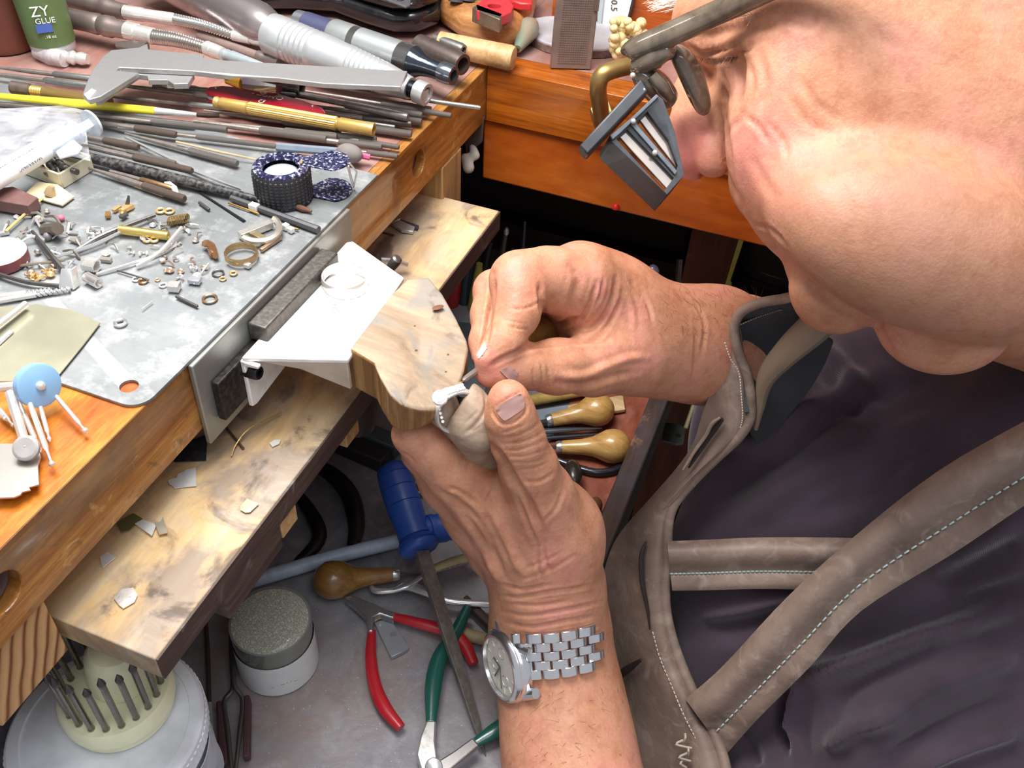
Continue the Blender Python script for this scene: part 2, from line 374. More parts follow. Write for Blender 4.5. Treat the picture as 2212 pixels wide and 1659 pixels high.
def trayfloor():
    t=NT('dusty_tray_metal'); a=t.noise(7,6,rough=.6,dist=.4); b=t.noise(45,6,rough=.7,dist=.5); c=t.noise(900,2)
    col=t.ramp(a,[(.36,'6c6c73'),(.5,'8a888d'),(.64,'94847f')]); col=t.mix(t.ramp(b,[(.45,0.),(.7,.55)]),col,'adb0b6')
    col=t.mix(t.ramp(c,[(.69,0.),(.74,.9)]),col,'e6e8ea')
    t.set(Base_Color=col,Metallic=.2,Roughness=.55).bump(t.math('ADD',b,t.noise(300,3)),.25,.0008); return t.m
VARN=wood('7c4a20','a06a34','c4904e','Y',16,.33,spots=[('5a3a22',18,.5,.68,.6),('deb878',70,.58,.7,.6),('4a3424',120,.6,.7,.5)],coat=.25)
VARNX=wood('6e3208','a4540f','c26d1a','X',12,.28,coat=.5,spots=[('5c2606',26,.56,.74,.5)])
VARNX2=wood('8e3a0e','b7591a','cb6f24','X',7,.25,coat=.5,stretch=4,spots=[('87300c',14,.55,.7,.5)])
DUSTW=wood('744a42','946a60','ae887c','Y',8,.6,stretch=3,spots=[('9d8b8a',12,.45,.7,.6),('b0552c',30,.58,.72,.5)])
TOPW=wood('8a3f14','c0691c','e09a38','Y',12,.35,spots=[('9a4c2e',22,.5,.68,.7),('f0c070',16,.58,.72,.5)],stretch=5,coat=.15)
BOARDW=wood('b8925c','d8b684','ead0a6','Y',11,.6,spots=[('8a7c74',15,.43,.56,.8),('55453f',28,.55,.64,.8),('c4bcb4',40,.5,.75,.5)],stretch=6)
EDGEW=wood('32231d','4c3a32','6a564c','Y',16,.6,spots=[('8d8984',40,.6,.7,.6)])
PALEW=wood('a07848','c39a66','d8b580','X',16,.6)
def PY(px,py,y): r=ray(px,py); return CAM+r*(y/r[1])
def PX(px,py,x): r=ray(px,py); return CAM+r*(x/r[0])
def lin(*pts,z=0.,m=None): return [P(x,y,z) for x,y in pts]
def cut(o,*cutters):
    for vf in cutters:
        me=bpy.data.meshes.new('c'); L=origin_of(o); me.from_pydata((np.asarray(vf[0])-L).tolist(),[],[tuple(map(int,q)) for q in vf[1]])
        bm=bmesh.new(); bm.from_mesh(me); bmesh.ops.recalc_face_normals(bm,faces=bm.faces); bm.to_mesh(me); bm.free()
        c=bpy.data.objects.new('c',me); COL.objects.link(c); c.location=L
        b=o.modifiers.new('x','BOOLEAN'); b.object=c; b.operation='DIFFERENCE'; b.solver='EXACT'
        mods=[m for m in o.modifiers if m.name!=b.name]; st=[m.show_viewport for m in mods]
        for m in mods: m.show_viewport=False
        bpy.context.view_layer.update(); dg=bpy.context.evaluated_depsgraph_get(); nm=bpy.data.meshes.new_from_object(o.evaluated_get(dg))
        for m,s in zip(mods,st): m.show_viewport=s
        o.modifiers.remove(b); o.data=nm; bpy.data.objects.remove(c)
# ---------------------------------------------------------------- structure
def bx(x0,x1,y0,y1,z0,z1): return boxm(V((x0+x1)/2,(y0+y1)/2,(z0+z1)/2),V(x1-x0,y1-y0,z1-z0))
mk('floor',bx(-2,2,-1.5,1.6,-.95,-.9),plain('5c5550',.7,sc=20),kind='structure')
mk('wall_back',bx(-2,2,1.5,1.55,-.9,1.6),plain('8c8172',.8,sc=20),kind='structure')
mk('wall_left',bx(-2.05,-2,-1.5,1.55,-.9,1.6),plain('8c8172',.8,sc=20),kind='structure')
EX=-.2025; TH=.0345
wb=thing('workbench',(-.4,.3,-.9),'worn orange varnished wooden workbench with a cut-out front edge','workbench')
endm=NT('end_grain'); w_=endm.wave(62,(1,1,1),dist=3.2,det=2,dsc=.5,rot=(.5,0,0),dirn='Y'); w2=endm.noise(300,4,(1,8,1))
endm.set(Base_Color=endm.mix(endm.math('MULTIPLY',w2,.35),endm.ramp(w_,[(.35,'d9ac78'),(.8,'c18a55'),(.95,'7a4a28')]),'8a6845'),Roughness=.6).bump(w_,.3,.001); ENDG=endm.m
fr=mk('front_edge',bx(EX-.006,EX,-.12,.508,-TH,0),VARN,wb,bev=.0006)
h1=PX(905,353,EX); h2=PX(6,1283,EX)
HC=[lathe(h_+V(.01,0,0),h_+V(-.030,0,0),[(0,.0078),(1,.0078)],28) for h_ in (h1,h2)]; cut(fr,*HC)
bt=mk('bench_top',bx(-.95,EX-.0061,-.12,.95,-TH,0),DUSTW,wb); cut(bt,*HC)
mk('bench_top',bx(-.45,EX-.0002,-.12,.2,-.0005,.00025),TOPW,wb,label='bright orange scratched strip at the near end')
mk('back_top',bx(EX-.0059,.6,.5305,.95,-TH,0),DUSTW,wb)
mk('back_edge',bx(EX+.0003,.6,.508,.5303,-TH,0),VARNX,wb,bev=.0005)
mk('corner_edge',bx(EX-.0058,EX,.5083,.5303,-TH,0),VARN,wb)
mk('drawer_front',bx(EX-.002,.6,.5105,.53,-.0775,-.0350),VARNX2,wb,bev=.0012,label='reddish orange board under the back edge')
mk('back_board',bx(-.193,.6,.60,.615,.0002,.16),wood('8e3c12','b95c22','cc7433','X',8,.4,coat=.2),wb,label='upright orange board along the back')
mk('runner',bx(-.30,-.2045,.086,.1185,-.068,-.0348),ENDG,wb,bev=.0008,label='end-grain block under the near end')
mk('runner',bx(-.30,-.2020,.442,.470,-.12,-.0348),wood('8a6a45','b08c5c','c8a878','Z',10,.7),wb,bev=.0008)
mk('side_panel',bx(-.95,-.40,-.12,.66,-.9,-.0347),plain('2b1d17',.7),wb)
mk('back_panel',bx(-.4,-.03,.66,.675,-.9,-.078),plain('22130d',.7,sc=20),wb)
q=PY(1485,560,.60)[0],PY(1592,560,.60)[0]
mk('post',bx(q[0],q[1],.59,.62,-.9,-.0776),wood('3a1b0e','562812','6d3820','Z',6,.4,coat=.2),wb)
# pull-out board
BZ=-.056; b0=P(98,1327,BZ);b1=P(336,1424,BZ);b2=P(1078,455,BZ)
pb=thing('pull_out_board',((-.2+b1[0])/2,.28,BZ-.013),'pale stained wooden pull-out board under the bench edge','board')
mk('board',bx(-.235,b1[0],b0[1],b2[1],BZ-.0125,BZ),BOARDW,pb,bev=.0006)
mk('edge_band',bx(b1[0]+.00005,b1[0]+.0009,b0[1]+.0003,b2[1]-.0003,BZ-.0128,BZ-.0002),EDGEW,pb,label='dark grimy long edge')
c=PX(738,965,b1[0]-.008); mk('cleat',boxm(V(b1[0]-.012,c[1],BZ-.019),V(.022,.012,.011)),PALEW,pb,bev=.0005)
c=PX(590,1180,b1[0]-.008); mk('cleat',boxm(V(b1[0]-.010,c[1]+.004,BZ-.019),V(.02,.012,.011)),PALEW,pb,bev=.0005)
c=PX(505,1270,b1[0]-.004); mk('brace',boxm(V(b1[0]-.006,c[1]+.01,BZ-.021),V(.012,.04,.016)),EDGEW,pb,bev=.001)
c=P(770,900,-.09); mk('round_foot',lathe(c+V(0,0,.02),c+V(0,0,-.006),[(0,.012),(.7,.012),(1,.009)]),plain('2b1c18',.5),pb)
# tray
TZ=-.225; RX=-.0625
tr=thing('bench_tray',(-.25,.3,TZ-.02),'wide dusty sliding tray under the bench filled with tools','tray')
mk('tray_floor',bx(-.398,RX,-.02,.64,TZ-.012,TZ),trayfloor(),tr)
REDF=wood('6e3324','9a5640','b0735c','Y',9,.55,stretch=3,spots=[('c79a8a',20,.55,.75,.4)])
mk('floor_liner',bx(-.118,RX-.0003,.33,.64,TZ+.0002,TZ+.0012),REDF,tr,label='reddish brown board on the right side of the floor')
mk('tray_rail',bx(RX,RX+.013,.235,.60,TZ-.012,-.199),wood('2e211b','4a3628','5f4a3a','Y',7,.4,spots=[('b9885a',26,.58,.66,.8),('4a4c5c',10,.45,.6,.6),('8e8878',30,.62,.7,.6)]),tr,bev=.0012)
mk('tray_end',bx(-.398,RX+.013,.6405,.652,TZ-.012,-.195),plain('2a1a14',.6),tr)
# ---------------------------------------------------------------- steel plate, bracket, bench pin
A_=[P(279,884),P(801,380)]
ys=A_[0][1]; ye=A_[1][1]; X1=EX+.001
pl=thing('steel_plate',(-.3,.27,0),'large grey scratched steel plate lying on the bench top','plate')
xr=.008; poly=[V(-.60,ys+.0,0)]+[V(X1-xr+xr*math.sin(a),ys+xr-xr*math.cos(a),0) for a in np.linspace(0,math.pi/2,7)]+[V(X1,ye,0),V(-.60,ye+.01,0)]
po=mk('sheet',prism([p+V(0,0,.0017) for p in poly],V(0,0,-.0014)),steelplate(),pl,bev=.0002)
c=P(281,841); cut(po,lathe(c+V(0,0,.01),c-V(0,0,.01),[(0,.0034),(1,.0034)],20))
SH=.0019
bk=thing('steel_edge_bracket',(EX+.002,.27,-.042),'bent grey steel mounting bracket hanging down the bench front','bracket')
y0=P(403,790)[1]; y1=P(747,449)[1]
sp=NT('brushed_steel'); s_=sp.noise(20,5,(1,1,1)); sp.set(Base_Color=sp.ramp(s_,[(.35,'8b8c88'),(.65,'aaaba6')]),Metallic=.6,Roughness=.42).bump(sp.noise(120,4,(1,10,1)),.15,.0003)
mk('face',bx(EX+.0003,EX+.0028,y0,y1,-.0425,.0002),sp.m,bk,bev=.0006)
bar=mk('pin_mount_bar',bx(-.1994,-.1905,P(535,698,-.004)[1],P(712,540,-.004)[1],-.0125,-.004),metalm('5e5b58',.5,.5,'8c867e',500),bk,bev=.0008,label='dark steel bar across the face')
mk('lower_block',bx(-.1994,-.1958,.2145,.31,-.034,-.0135),plain('2a2828',.5,.6,.3,'77736e',400),bk,bev=.0006,label='black lower clamp block')
wp=thing('white_bench_pin_holder',(-.178,.27,-.03),'white painted metal bench pin holder with a flared top plate','bench pin holder')
WZ=-.012; tp=[P(522,775,WZ),P(752,780,WZ),P(873,602,WZ),P(762,523,WZ),P(748,526,WZ)]
WHT=plain('fbfaf7',.35,dirt=.35,dc='a9a096',sc=160,coat=.2)
mk('top_plate',prism([p+V(0,0,.0008) for p in tp],V(0,0,-.0025)),WHT,wp,bev=.0007,seg=3)
bq=mk('back_flange',prism([V(-.1938,tp[0][1]-.0002,WZ-.0012),V(-.1938,tp[0][1]-.0002,WZ-.0265),V(-.1938,tp[0][1]+.003,WZ-.0275),V(-.1938,tp[3][1]-.004,WZ-.018),V(-.1938,tp[3][1],WZ-.0012)],V(-.0022,0,0)),WHT,wp,bev=.0006)
mk('left_shim',prism([tp[0]+V(.0,-.0002,-.0015),tp[0]+V(.0075,-.0002,-.0015),tp[0]+V(.0075,-.0002,-.003),tp[0]+V(0,-.0002,-.004)],V(0,.0022,0)),WHT,wp,bev=.0004)
mk('side_flange',prism([P(560,781,WZ-.0016),P(750,785,WZ-.0016),P(752,782,WZ-.0016)-V(0,0,.0155),P(640,781,WZ-.0016)-V(0,-.002,.006)],V(-.0003,.0022,0)),plain('d9cbbb',.5),wp,bev=.0004)
def boltm(c,ax,r,l): return lathe(c-unit(ax)*l,c,[(0,r),(.85,r),(1,r*.86),(1,r*.5),(.6,r*.5),(.6,.0001)],18)
c=PX(561,806,-.1895); bl=thing('socket_bolt',c-V(.004,0,.004),'black socket head bolt in the slot of the white pin holder','bolt')
mk('head',boltm(c,V(1,0,.1),.0032,.006),BLK,bl); mk('socket',lathe(c-V(.0024,0,0),c-V(.0021,0,0),[(0,.0015),(1,.0015)],6),plain('050505',.6),bl)
mk('shank',lathe(c-V(.006,0,0),c-V(.013,0,0),[(0,.0016),(1,.0016)],12),BLK,bl)
a=P(838,586,-.019);b=P(860,557,-.010)
sc=thing('wing_screw',a,'steel rod screw poking out behind the white pin holder','screw'); mk('shaft',lathe(a,b,[(0,.0022),(.75,.0026),(.93,.0024),(1,.0014)],14),STEELD,sc)
a=P(823,562,-.045);b=P(880,572,-.05); mk('steel_pin',tube([a,(a+b)/2+V(0,0,.001),b],[.0016,.0014,.0013],8),metalm('d8d4ce',.25),label='pale bent steel pin lying by the wing screw',cat='pin')
# bench pin: worn wooden wedge
PT=[(755,752,0),(800,693,0),(845,634,.0005),(880,601,.0005),(925,596,-.0005),(955,632,-.001),(985,685,-.003),(1008,733,-.006),(1012,752,-.007),(1003,800,-.011),(988,842,-.014),(962,876,-.016),(938,885,-.014),(905,884,-.010),(868,874,-.006),(842,850,-.0035),(820,812,-.002),(808,784,-.001)]
top=[P(x,y,-.009+z) for x,y,z in PT]; n=len(top); ctr=sum(top)/n
bot=[V(p[0]+(ctr[0]-p[0])*.02,p[1],min(-.031,p[2]-.004)) for p in top]
for i in (10,11,12): bot[i][2]=top[i][2]-.006
rings=[]
for s,dz in ((0,-.0002),(.35,.0006),(.7,.0008),(1,.0006)):
    rings.append([p+(ctr-p)*s+V(0,0,dz+ (-.0009*math.sin(3.1*s) if 13<=i<=16 else 0)) for i,p in enumerate(top)])
v=np.array(sum(rings[:3],[])+[ctr+V(0,0,-.004)]); f=[]
for k in range(2):
    for i in range(n): j=(i+1)%n; f.append((k*n+i,k*n+j,(k+1)*n+j,(k+1)*n+i))
for i in range(n): f.append((2*n+i,2*n+(i+1)%n,3*n))
N0=len(v); v=np.concatenate([v,bot]); 
for i in range(n): j=(i+1)%n; f.append((i,j,N0+j,N0+i))
f.append(tuple(N0+i for i in range(n)))
PINW=wood('86705a','a8927a','c4b094','X',8,.65,stretch=8,spots=[('8f8a84',30,.46,.56,.8),('6a5848',60,.58,.68,.6)])
bp=thing('bench_pin',ctr-V(0,0,.02),'worn wooden bench pin wedge clamped to the white holder','bench pin')
we=mk('wedge',(v,f),PINW,bp,bev=.0012,seg=3,sharp=50); we.data.materials.append(wood('5a3a20','8a6238','b89260','Z',9,.6,spots=[('4a3c34',40,.55,.7,.7)]))
for q_ in we.data.polygons:
    if abs(q_.normal[2])<.55 and max(q_.vertices)>=N0: q_.material_index=1
kc=P(946,664,-.0095); mk('knot',ball(kc,.0028,12,6,sc=(1,.55,.14),ax=rotz(.9)),plain('7b4f30',.6),bp,label='brown knot')
for x,y,r in ((896,704,.0005),(899,757,.0007),(968,766,.0006),(963,803,.0005)): mk('drill_hole',ball(P(x,y,-.0086 if y<760 else -.0105),r,8,5,sc=(1,1,.3)),plain('6a4c34',.8),bp)
# ---------------------------------------------------------------- things on the bench top
def rw(A,r): return r*w2px(A)[2]/F
ZP=.0020
def file_(lab,x0,y0,x1,y1,r,z=0,tip=.35,hand=.5,mat=None,cat='file',name='needle_file',bm=None,dz=0,g='needle files strewn across the bench'):
    "thin tip at x0,y0; knurled handle ends at x1,y1"
    B=P(x1,y1,ZP+z+.001); R_=rw(B,r); B=P(x1,y1,ZP+z+R_); A=P(x0,y0,ZP+z+dz+R_*.7)
    t=thing(name,A+(B-A)*.5-V(0,0,R_),lab,cat,g)
    mk('handle',lathe(A+(B-A)*(1-hand),B,[(0,R_*.75),(.03,R_),(.97,R_),(1,R_*.8)],12),mat or FILE,t)
    mk('blade',lathe(A,A+(B-A)*(1-hand),[(0,R_*tip),(.6,R_*.75),(1,R_*.72)],10),bm or FILEB,t)
    return t
B_=BROWNF
FL=[('pale grey flat file reaching from the left edge to behind the caliper jaw',-20,144,215,172,7,.004,STEEL),
('second pale grey file just in front of the one by the left edge',-20,159,212,187,7,.003,STEEL),
('knurled grey file directly below the tip of the yellow brush',165,246,490,280,7,.004,None),
('dark brown file with a rounded end left of the long grey ones',170,258,381,291,8,.002,B_),
('short brown file ending below the syringe plunger',150,288,299,318,8,.001,B_),
('long dark thin file running to the blue grey pencil',255,276,596,316,6,.002,None),
('slim grey knurled file ending beside the thin wooden splint',270,288,513,353,8,.001,None),
('brown knurled file ending with a flat cut above the black brush',165,312,415,369,8,.004,B_),
('thin grey file half under the brown one above the black brush',170,302,380,352,5,.002,None),
('long brown knurled file with a round tip below the black brush',190,362,399,430,9,.001,B_),
('shorter tan file beside the long brown one below the black brush',238,370,371,407,7,.001,metalm('9a7a5c',.5,.5)),
('thin bright steel rod overhanging the bench edge, farthest right of all',700,186,1038,233,5,.004,STEEL),
('long grey file with bright end just short of the corner overhang',620,190,975,250,6,.002,None),
('short grey rod end between the two overhanging files',800,212,932,234,4,.001,None),
('grey knurled file below the big aluminium handpiece',640,208,912,249,7,.003,None),
('knurled file end just under its neighbour below the handpiece',650,225,911,263,7,.0005,None),
('thick smooth steel rod beside the red knife',610,196,881,253,9,.005,STEEL),
('very thin grey rod end near the front of the bench corner',720,232,923,251,3,.0,None),
('grey smooth rod between the knife tip and the bench edge',640,238,889,268,7,.001,STEELD),
('thin bright rod above the brass pin vise end',700,252,853,274,4,.003,STEEL),
('grey rod sticking out of the far side of the brass pin vise end',700,265,889,290,8,.0,None),
('grey file lying along the near side of the brass pin vise',440,238,737,281,7,.002,None),
('second grey file along the near side of the brass pin vise',500,270,728,296,8,.001,None),
('third and thickest grey file near the brass pin vise',420,262,705,301,9,.0005,None),
('knurled file ending below the brass pin vise tip',600,283,813,301,8,.0,None),
('knurled file ending above the pink tipped rod',640,296,825,318,8,.0,None),
('thin knurled file overhanging toward the bench edge below the brass tip',690,290,862,318,6,.0,None),
('knurled grey file beyond the clay lump',700,318,859,338,6,.0,None),
('dark slender file behind the caliper beam on the left',330,186,640,206,6,.006,STEELD),
('grey tapering file under the caliper slider',240,182,600,226,7,.005,None),
('light grey file crossing below the caliper jaw',200,205,560,240,6,.003,STEEL),
('smooth grey rod under the yellow brush handle',-15,222,420,270,7,.001,STEELD),
('dark thin rod at the left beside the plastic bag',-15,234,260,262,5,.002,FILEB),
('grey file partly under the red knife',430,196,700,236,6,.001,None)]
for i,(l,x0,y0,x1,y1,r,z,m) in enumerate(FL): file_(l,x0,y0,x1,y1,r,z,mat=m,hand=.5 if i%3 else .42,tip=(.3,.6,.45)[i%3])
# blade, splint, brushes
def strip(name,lab,cat,pts,z,th,mat,parent=None,bev=.0001,**k):
    if isinstance(z,(int,float)): z=[z]*len(pts)
    return mk(name,prism([P(x,y,c) for (x,y),c in zip(pts,z)],V(0,0,-th)),mat,parent,lab,cat,bev=bev,**k)
strip('flat_file','flat pale steel strip crossing diagonally to the black brush','file',[(268,294),(278,296),(480,390),(520,408),(476,392),(420,370)],.0055,.0012,STEELB)
mk('wood_splint',tube([P(380,306,.008),P(470,327,.006),P(564,347,.004)],[.0005,.0006,.0004],6,0),plain('c7a982',.7),label='thin pale wooden splint beside the slim grey file',cat='splint')
t=thing('paint_brush',P(240,230),'small paint brush with a yellow handle and dark tip','paint brush')
A=P(-30,205,.008);B=P(336,240,.008);C_=P(425,248,.007)
YEL=plain('f2e23c',.35,dirt=.15,dc='d09a3a',coat=.4)
mk('handle',lathe(A,B,[(0,.0016),(.6,.0024),(1,.0021)],12),YEL,t); mk('ferrule',lathe(B,C_,[(0,.0021),(.7,.0015),(1,.0011)],12),SILV,t)
mk('bristles',lathe(C_,P(474,250,.0055),[(0,.0011),(.5,.0014),(1,.0011)],9),plain('33221c',.8),t)
t=thing('paint_brush',P(350,380),'paint brush with a long black handle and brown tip','paint brush')
A=P(120,322,.007);B=P(560,432,.0045);C_=P(640,446,.0038)
mk('handle',lathe(A,B,[(0,.0018),(.35,.0029),(.75,.0026),(1,.0017)],14),plain('1d1c1f',.45,dirt=.5,dc='8c8884',sc=500),t)
mk('ferrule',lathe(B,C_,[(0,.0019),(.05,.0022),(.09,.0018),(.13,.0022),(.18,.0018),(1,.0011)],14),SILV,t)
mk('bristles',lathe(C_,P(673,457,.0032),[(0,.0011),(.4,.0015),(1,.0006)],9),plain('6e4a38',.8),t)
t=thing('dark_pencil',P(580,460),'dark grey pencil like rod under the black brush tip','rod')
mk('shaft',lathe(P(500,428,.0038),P(688,497,.0035),[(0,.0017),(1,.0019)],8),plain('55565a',.4,.4),t)
mk('saw_blade',tube([P(415,405,.0025),P(436,418,.0024),P(470,440,.0024),P(528,478,.0022)],[.0003,.0006,.0005,.0008],6),plain('35373c',.4,.6),label='thin dark wire like blade left of the arch offcut',cat='blade')
t=thing('blue_grey_pencil',P(660,322),'blue grey pencil stuck into a clay lump','pencil')
mk('shaft',lathe(P(597,317,.0045),P(728,328,.005),[(0,.0021),(1,.0022)],6),plain('7b8898',.45),t)
mk('clay_lump',ball(P(755,331,.007),.0064,16,10,ax=rotz(-.1),sc=(1.15,.8,.72)),plain('7d7674',.85,bump=.5,sc=60),t,label='grey lump of putty')
mk('pink_stub',lathe(P(778,335,.006),P(799,340,.005),[(0,.0017),(1,.0016)],8),plain('c65a86',.5),t)
# brass pin vise and knurled brass tool
t=thing('brass_pin_vise',P(640,255),'ribbed brass pin vise with an open hollow end','pin vise')
A=P(462,220,.0125);B=P(808,281,.0095); rr=rw(B,15); 
pr=[(0,.55),(.006,.8),(.02,.86),(.035,.72),(.05,.86),(.21,.92),(.215,.82),(.225,.92)]
mk('smooth_collar',lathe(A,A+(B-A)*.225,[((t_/.225),r*rr) for t_,r in pr],20),BRASS,t)
v,f=[],[]
ribs=[]; n=40; x,y,_=frame(B-A); p0=A+(B-A)*.225;p1=A+(B-A)*.77
vs=[];
for s,k in ((0,.94),(1,1.)):
    for j in range(n): a=2*math.pi*j/n; vs.append(p0+(p1-p0)*s+(math.cos(a)*x+math.sin(a)*y)*rr*(k if j%2 else k*.93))
mk('ribbed_grip',(np.array(vs),[(j,(j+1)%n,n+(j+1)%n,n+j) for j in range(n)]+[tuple(range(n))[::-1],tuple(range(n,2*n))]),BRASS,t,sharp=10)
mk('open_end',lathe(p1,B,[(0,.9*rr),(.04,.8*rr),(.1,1.0*rr),(.9,.98*rr),(.97,1.05*rr),(1,1.0*rr),(1,.7*rr),(.75,.68*rr),(.75,.0001)],20,cap=False),BRASS,t)
t=thing('brass_handle_tool',P(120,200),'knurled brass handle with a dull grey cap at the left','hand tool')
A=P(24,188,.0095);B=P(240,222,.0075); rr=rw(A,14)
mk('grey_cap',lathe(A,A+(B-A)*.2,[(0,.7*rr),(.05,rr),(.95,rr),(1,.8*rr)],14),metalm('877a70',.5,.5),t)
mk('threaded_neck',lathe(A+(B-A)*.2,A+(B-A)*.32,[(i/10,(.72+.12*(i%2))*rr) for i in range(11)],14),BRASS,t)
mk('knurled_shaft',lathe(A+(B-A)*.32,B,[(0,.8*rr),(1,.8*rr)],14),BRASSK,t)
# red pocket knife
t=thing('red_pocket_knife',P(570,213),'dark red pocket knife with white lettering on its side','pocket knife')
RED=plain('8c1428',.2,dirt=.12,dc='3a0a12',coat=.8)
kp=[(441,193),(452,186),(480,184),(540,188),(600,200),(660,217),(697,231),(704,240),(698,247),(668,247),(600,236),(530,222),(470,206),(447,200)]
mk('front_scale',prism([P(x,y,.0115) for x,y in kp],V(0,0,-.0024)),RED,t,bev=.0012,seg=4)
mk('back_scale',prism([P(x,y,.0115)+V(0,-.0002,-.0040) for x,y in kp],V(0,0,-.0022)),RED,t,bev=.0012,seg=4)
mk('steel_liner',prism([P(x,y,.0115)+V(0,0,-.0025) for x,y in kp],V(0,0,-.0014)),STEELB,t)
mk('blade',prism([P(x,y,.0088) for x,y in [(370,184),(385,181),(420,184),(448,192),(447,198),(430,203),(400,197),(378,190)]],V(0,0,-.001)),STEELB,t,bev=.0003)
for x,y in ((466,190),(675,229)): mk('rivet',lathe(P(x,y,.0116),P(x,y,.0116)+V(0,0,.0003),[(0,.0006),(1,.0005)],10),SILV,t)
td=unit(P(545,203,.012)-P(620,220,.012)); up=np.cross(V(0,0,1),td)
mk('lettering',textm('OMEGA',P(578,206,.0117),td,up,.0056),plain('e8d8d8',.5),t); mk('emblem',textm('\u03a9',P(566,218,.0117),td,up,.0050),plain('e8d8d8',.5),t)
t=thing('purple_drop_tool',P(560,185),'dark purple faceted plug with a gold cone end','tool tip')
A=P(490,172,.020);B=P(524,180,.020)
mk('gold_cone',lathe(A,B,[(0,.0022),(1,.0034)],12),metalm('d49a3a',.2,.1),t)
mk('purple_body',lathe(B,P(610,187,.018),[(0,.0035),(.5,.0052),(.85,.005),(1,.0025)],9),plain('3c2a33',.25,coat=.8),t); mk('point',lathe(P(588,188,.018),P(586,204,.013),[(0,.004),(.7,.0022),(1,.0004)],9),plain('2f2027',.2,coat=.8),t)
# caliper
t=thing('vernier_caliper',P(500,170),'steel sliding caliper resting on the handpieces','caliper')
CZ=.024
def cz(x): return CZ+(.006 if x>500 else 0)*min(1,(x-500)/380)
def cp(pts,th,name,mat=STEEL,dz=0,**k): return mk(name,prism([P(x,y,cz(x)+dz) for x,y in pts],V(0,0,-th)),mat,t,bev=.0004,**k)
STC=plain('b4b4b4',.38,.6,.3,'807a80',200)
cp([(178,203),(186,180),(200,150),(222,122),(240,108),(300,102),(318,94),(320,106),(440,118),(436,127),(880,153),(866,187),(700,180),(600,168),(500,163),(418,153),(258,145),(250,152),(300,157),(217,208),(192,215)],.0028,'beam_and_fixed_jaw',STC)
cp([(256,146),(415,152),(419,160),(406,180),(375,181),(362,172),(320,172),(318,163),(298,160),(217,214),(205,217),(222,200)],.003,'sliding_jaw',STC,-.0030)
cp([(181,203),(198,190),(208,195),(190,214)],.0006,'white_label',WHITE,.0005)
cp([(345,174),(360,180),(405,181),(417,160),(408,158),(398,171),(352,166)],.003,'thumb_rest',STC,-.0062)
# handpieces (aluminium body profiles given along a pixel axis)
def hp(lab,x0,y0,x1,y1,z0,z1,segs,n=28,g='rotary handpieces laid side by side',name='rotary_handpiece'):
    A=P(x0,y0,z0);B=P(x1,y1,z1); t=thing(name,(A+B)/2-V(0,0,min(z0,z1)),lab,'handpiece',g)
    for nm,mat,prof,capf in segs:
        L=[(a,rw(A+(B-A)*a,r)) for a,r in prof]; mk(nm,lathe(A,B,L,n,cap=capf),mat,t,sharp=28)
    return t,A,B
ribs=lambda a,b,k,r0,r1,d: [(a+(b-a)*i/(2*k)+(.001 if i%2 else 0),(r0+(r1-r0)*i/(2*k))-(d if i%2 else 0)) for i in range(2*k+1)]
HALU=plain('d6dadc',.32,.6,.1,'8f9193',100)
t,A,B=hp('thick aluminium handpiece with ribs, lying under the caliper beam end',588,74,922,205,.022,.015,[
 ('ribbed_body',HALU,[(-.02,36),(0,44),(.04,45)]+ribs(.1,.3,6,45,44,2.0)+[(.33,43.5),(.5,40)]+ribs(.52,.72,7,40,35,1.6)+[(.76,33),(.86,27),(.9,24)],True),
 ('dark_collar',BLKM,[(.88,19),(.95,19)],True),
 ('nozzle',HALU,[(.94,25),(.99,25),(1.0,24),(1.0,17),(.95,16)],False),('bore',plain('20262c',.4),[(.945,17),(.955,16.5)],True)])
d=unit(B-A); sd=np.cross(d,V(0,0,1)); c=A+(B-A)*-.02+V(0,0,.0)
mk('end_cap',lathe(A-d*.004,A-d*.0002,[(0,rw(A,20)),(1,rw(A,34))],24),plain('8e8784',.4,.6),t); 
mk('neck_web',boxm(A+(B-A)*.91+V(0,0,-.001),V(.018,.007,.006),np.array([d,unit(sd),np.cross(d,unit(sd))])),HALU,t,bev=.001)
t,A,B=hp('grey handpiece with purple band, knurled rings and black chrome nose',643,46,980,164,.020,.018,[
 ('chrome_tail',metalm('b9c0c6',.12,.2),[(0,24),(.1,26),(.1,18),(.02,16),(.02,.1)],False),('purple_band',plain('55587a',.35,.3,coat=.3),[(.06,26.5),(.26,27.5)],True),
 ('grey_body',plain('b4b9ba',.38,.6,.2),[(.24,30),(.255,32),(.38,33)],True),('fine_knurled_ring',knurl('a5a5a5',.35,1500),[(.38,32.5),(.42,33)],True),
 ('middle_body',plain('b4b9ba',.38,.6,.2),[(.421,33),(.68,34)],True),('knurled_ring',knurl('9c9c9e',.35,1300),[(.68,35),(.76,35)],True),
 ('black_chrome_nose',metalm('4a525c',.12,.2,'111111'),[(.76,34),(.78,31),(.81,24),(.86,20),(.93,19)],True),
 ('nose_tip',metalm('7a828a',.15,.2,'222222'),[(.925,22),(.97,22.5),(1.0,20),(1.0,13),(.95,12),(.95,.1)],False)])
t,A,B=hp('brownish steel tube end behind the black chrome nose',905,98,1000,140,.016,.016,[
 ('tube',metalm('8c7e78',.3,.4,'3c2a26'),[(0,24),(.8,25),(1,23),(1,16),(.6,15),(.6,.1)],False)])
t,A,B=hp('small grey knurled spacer beside the wooden dowel',940,84,1002,108,.012,.012,[('tube',metalm('8a8a88',.4,.4),[(0,12),(.9,13),(1,11),(1,6),(.8,5),(.8,.1)],False)])
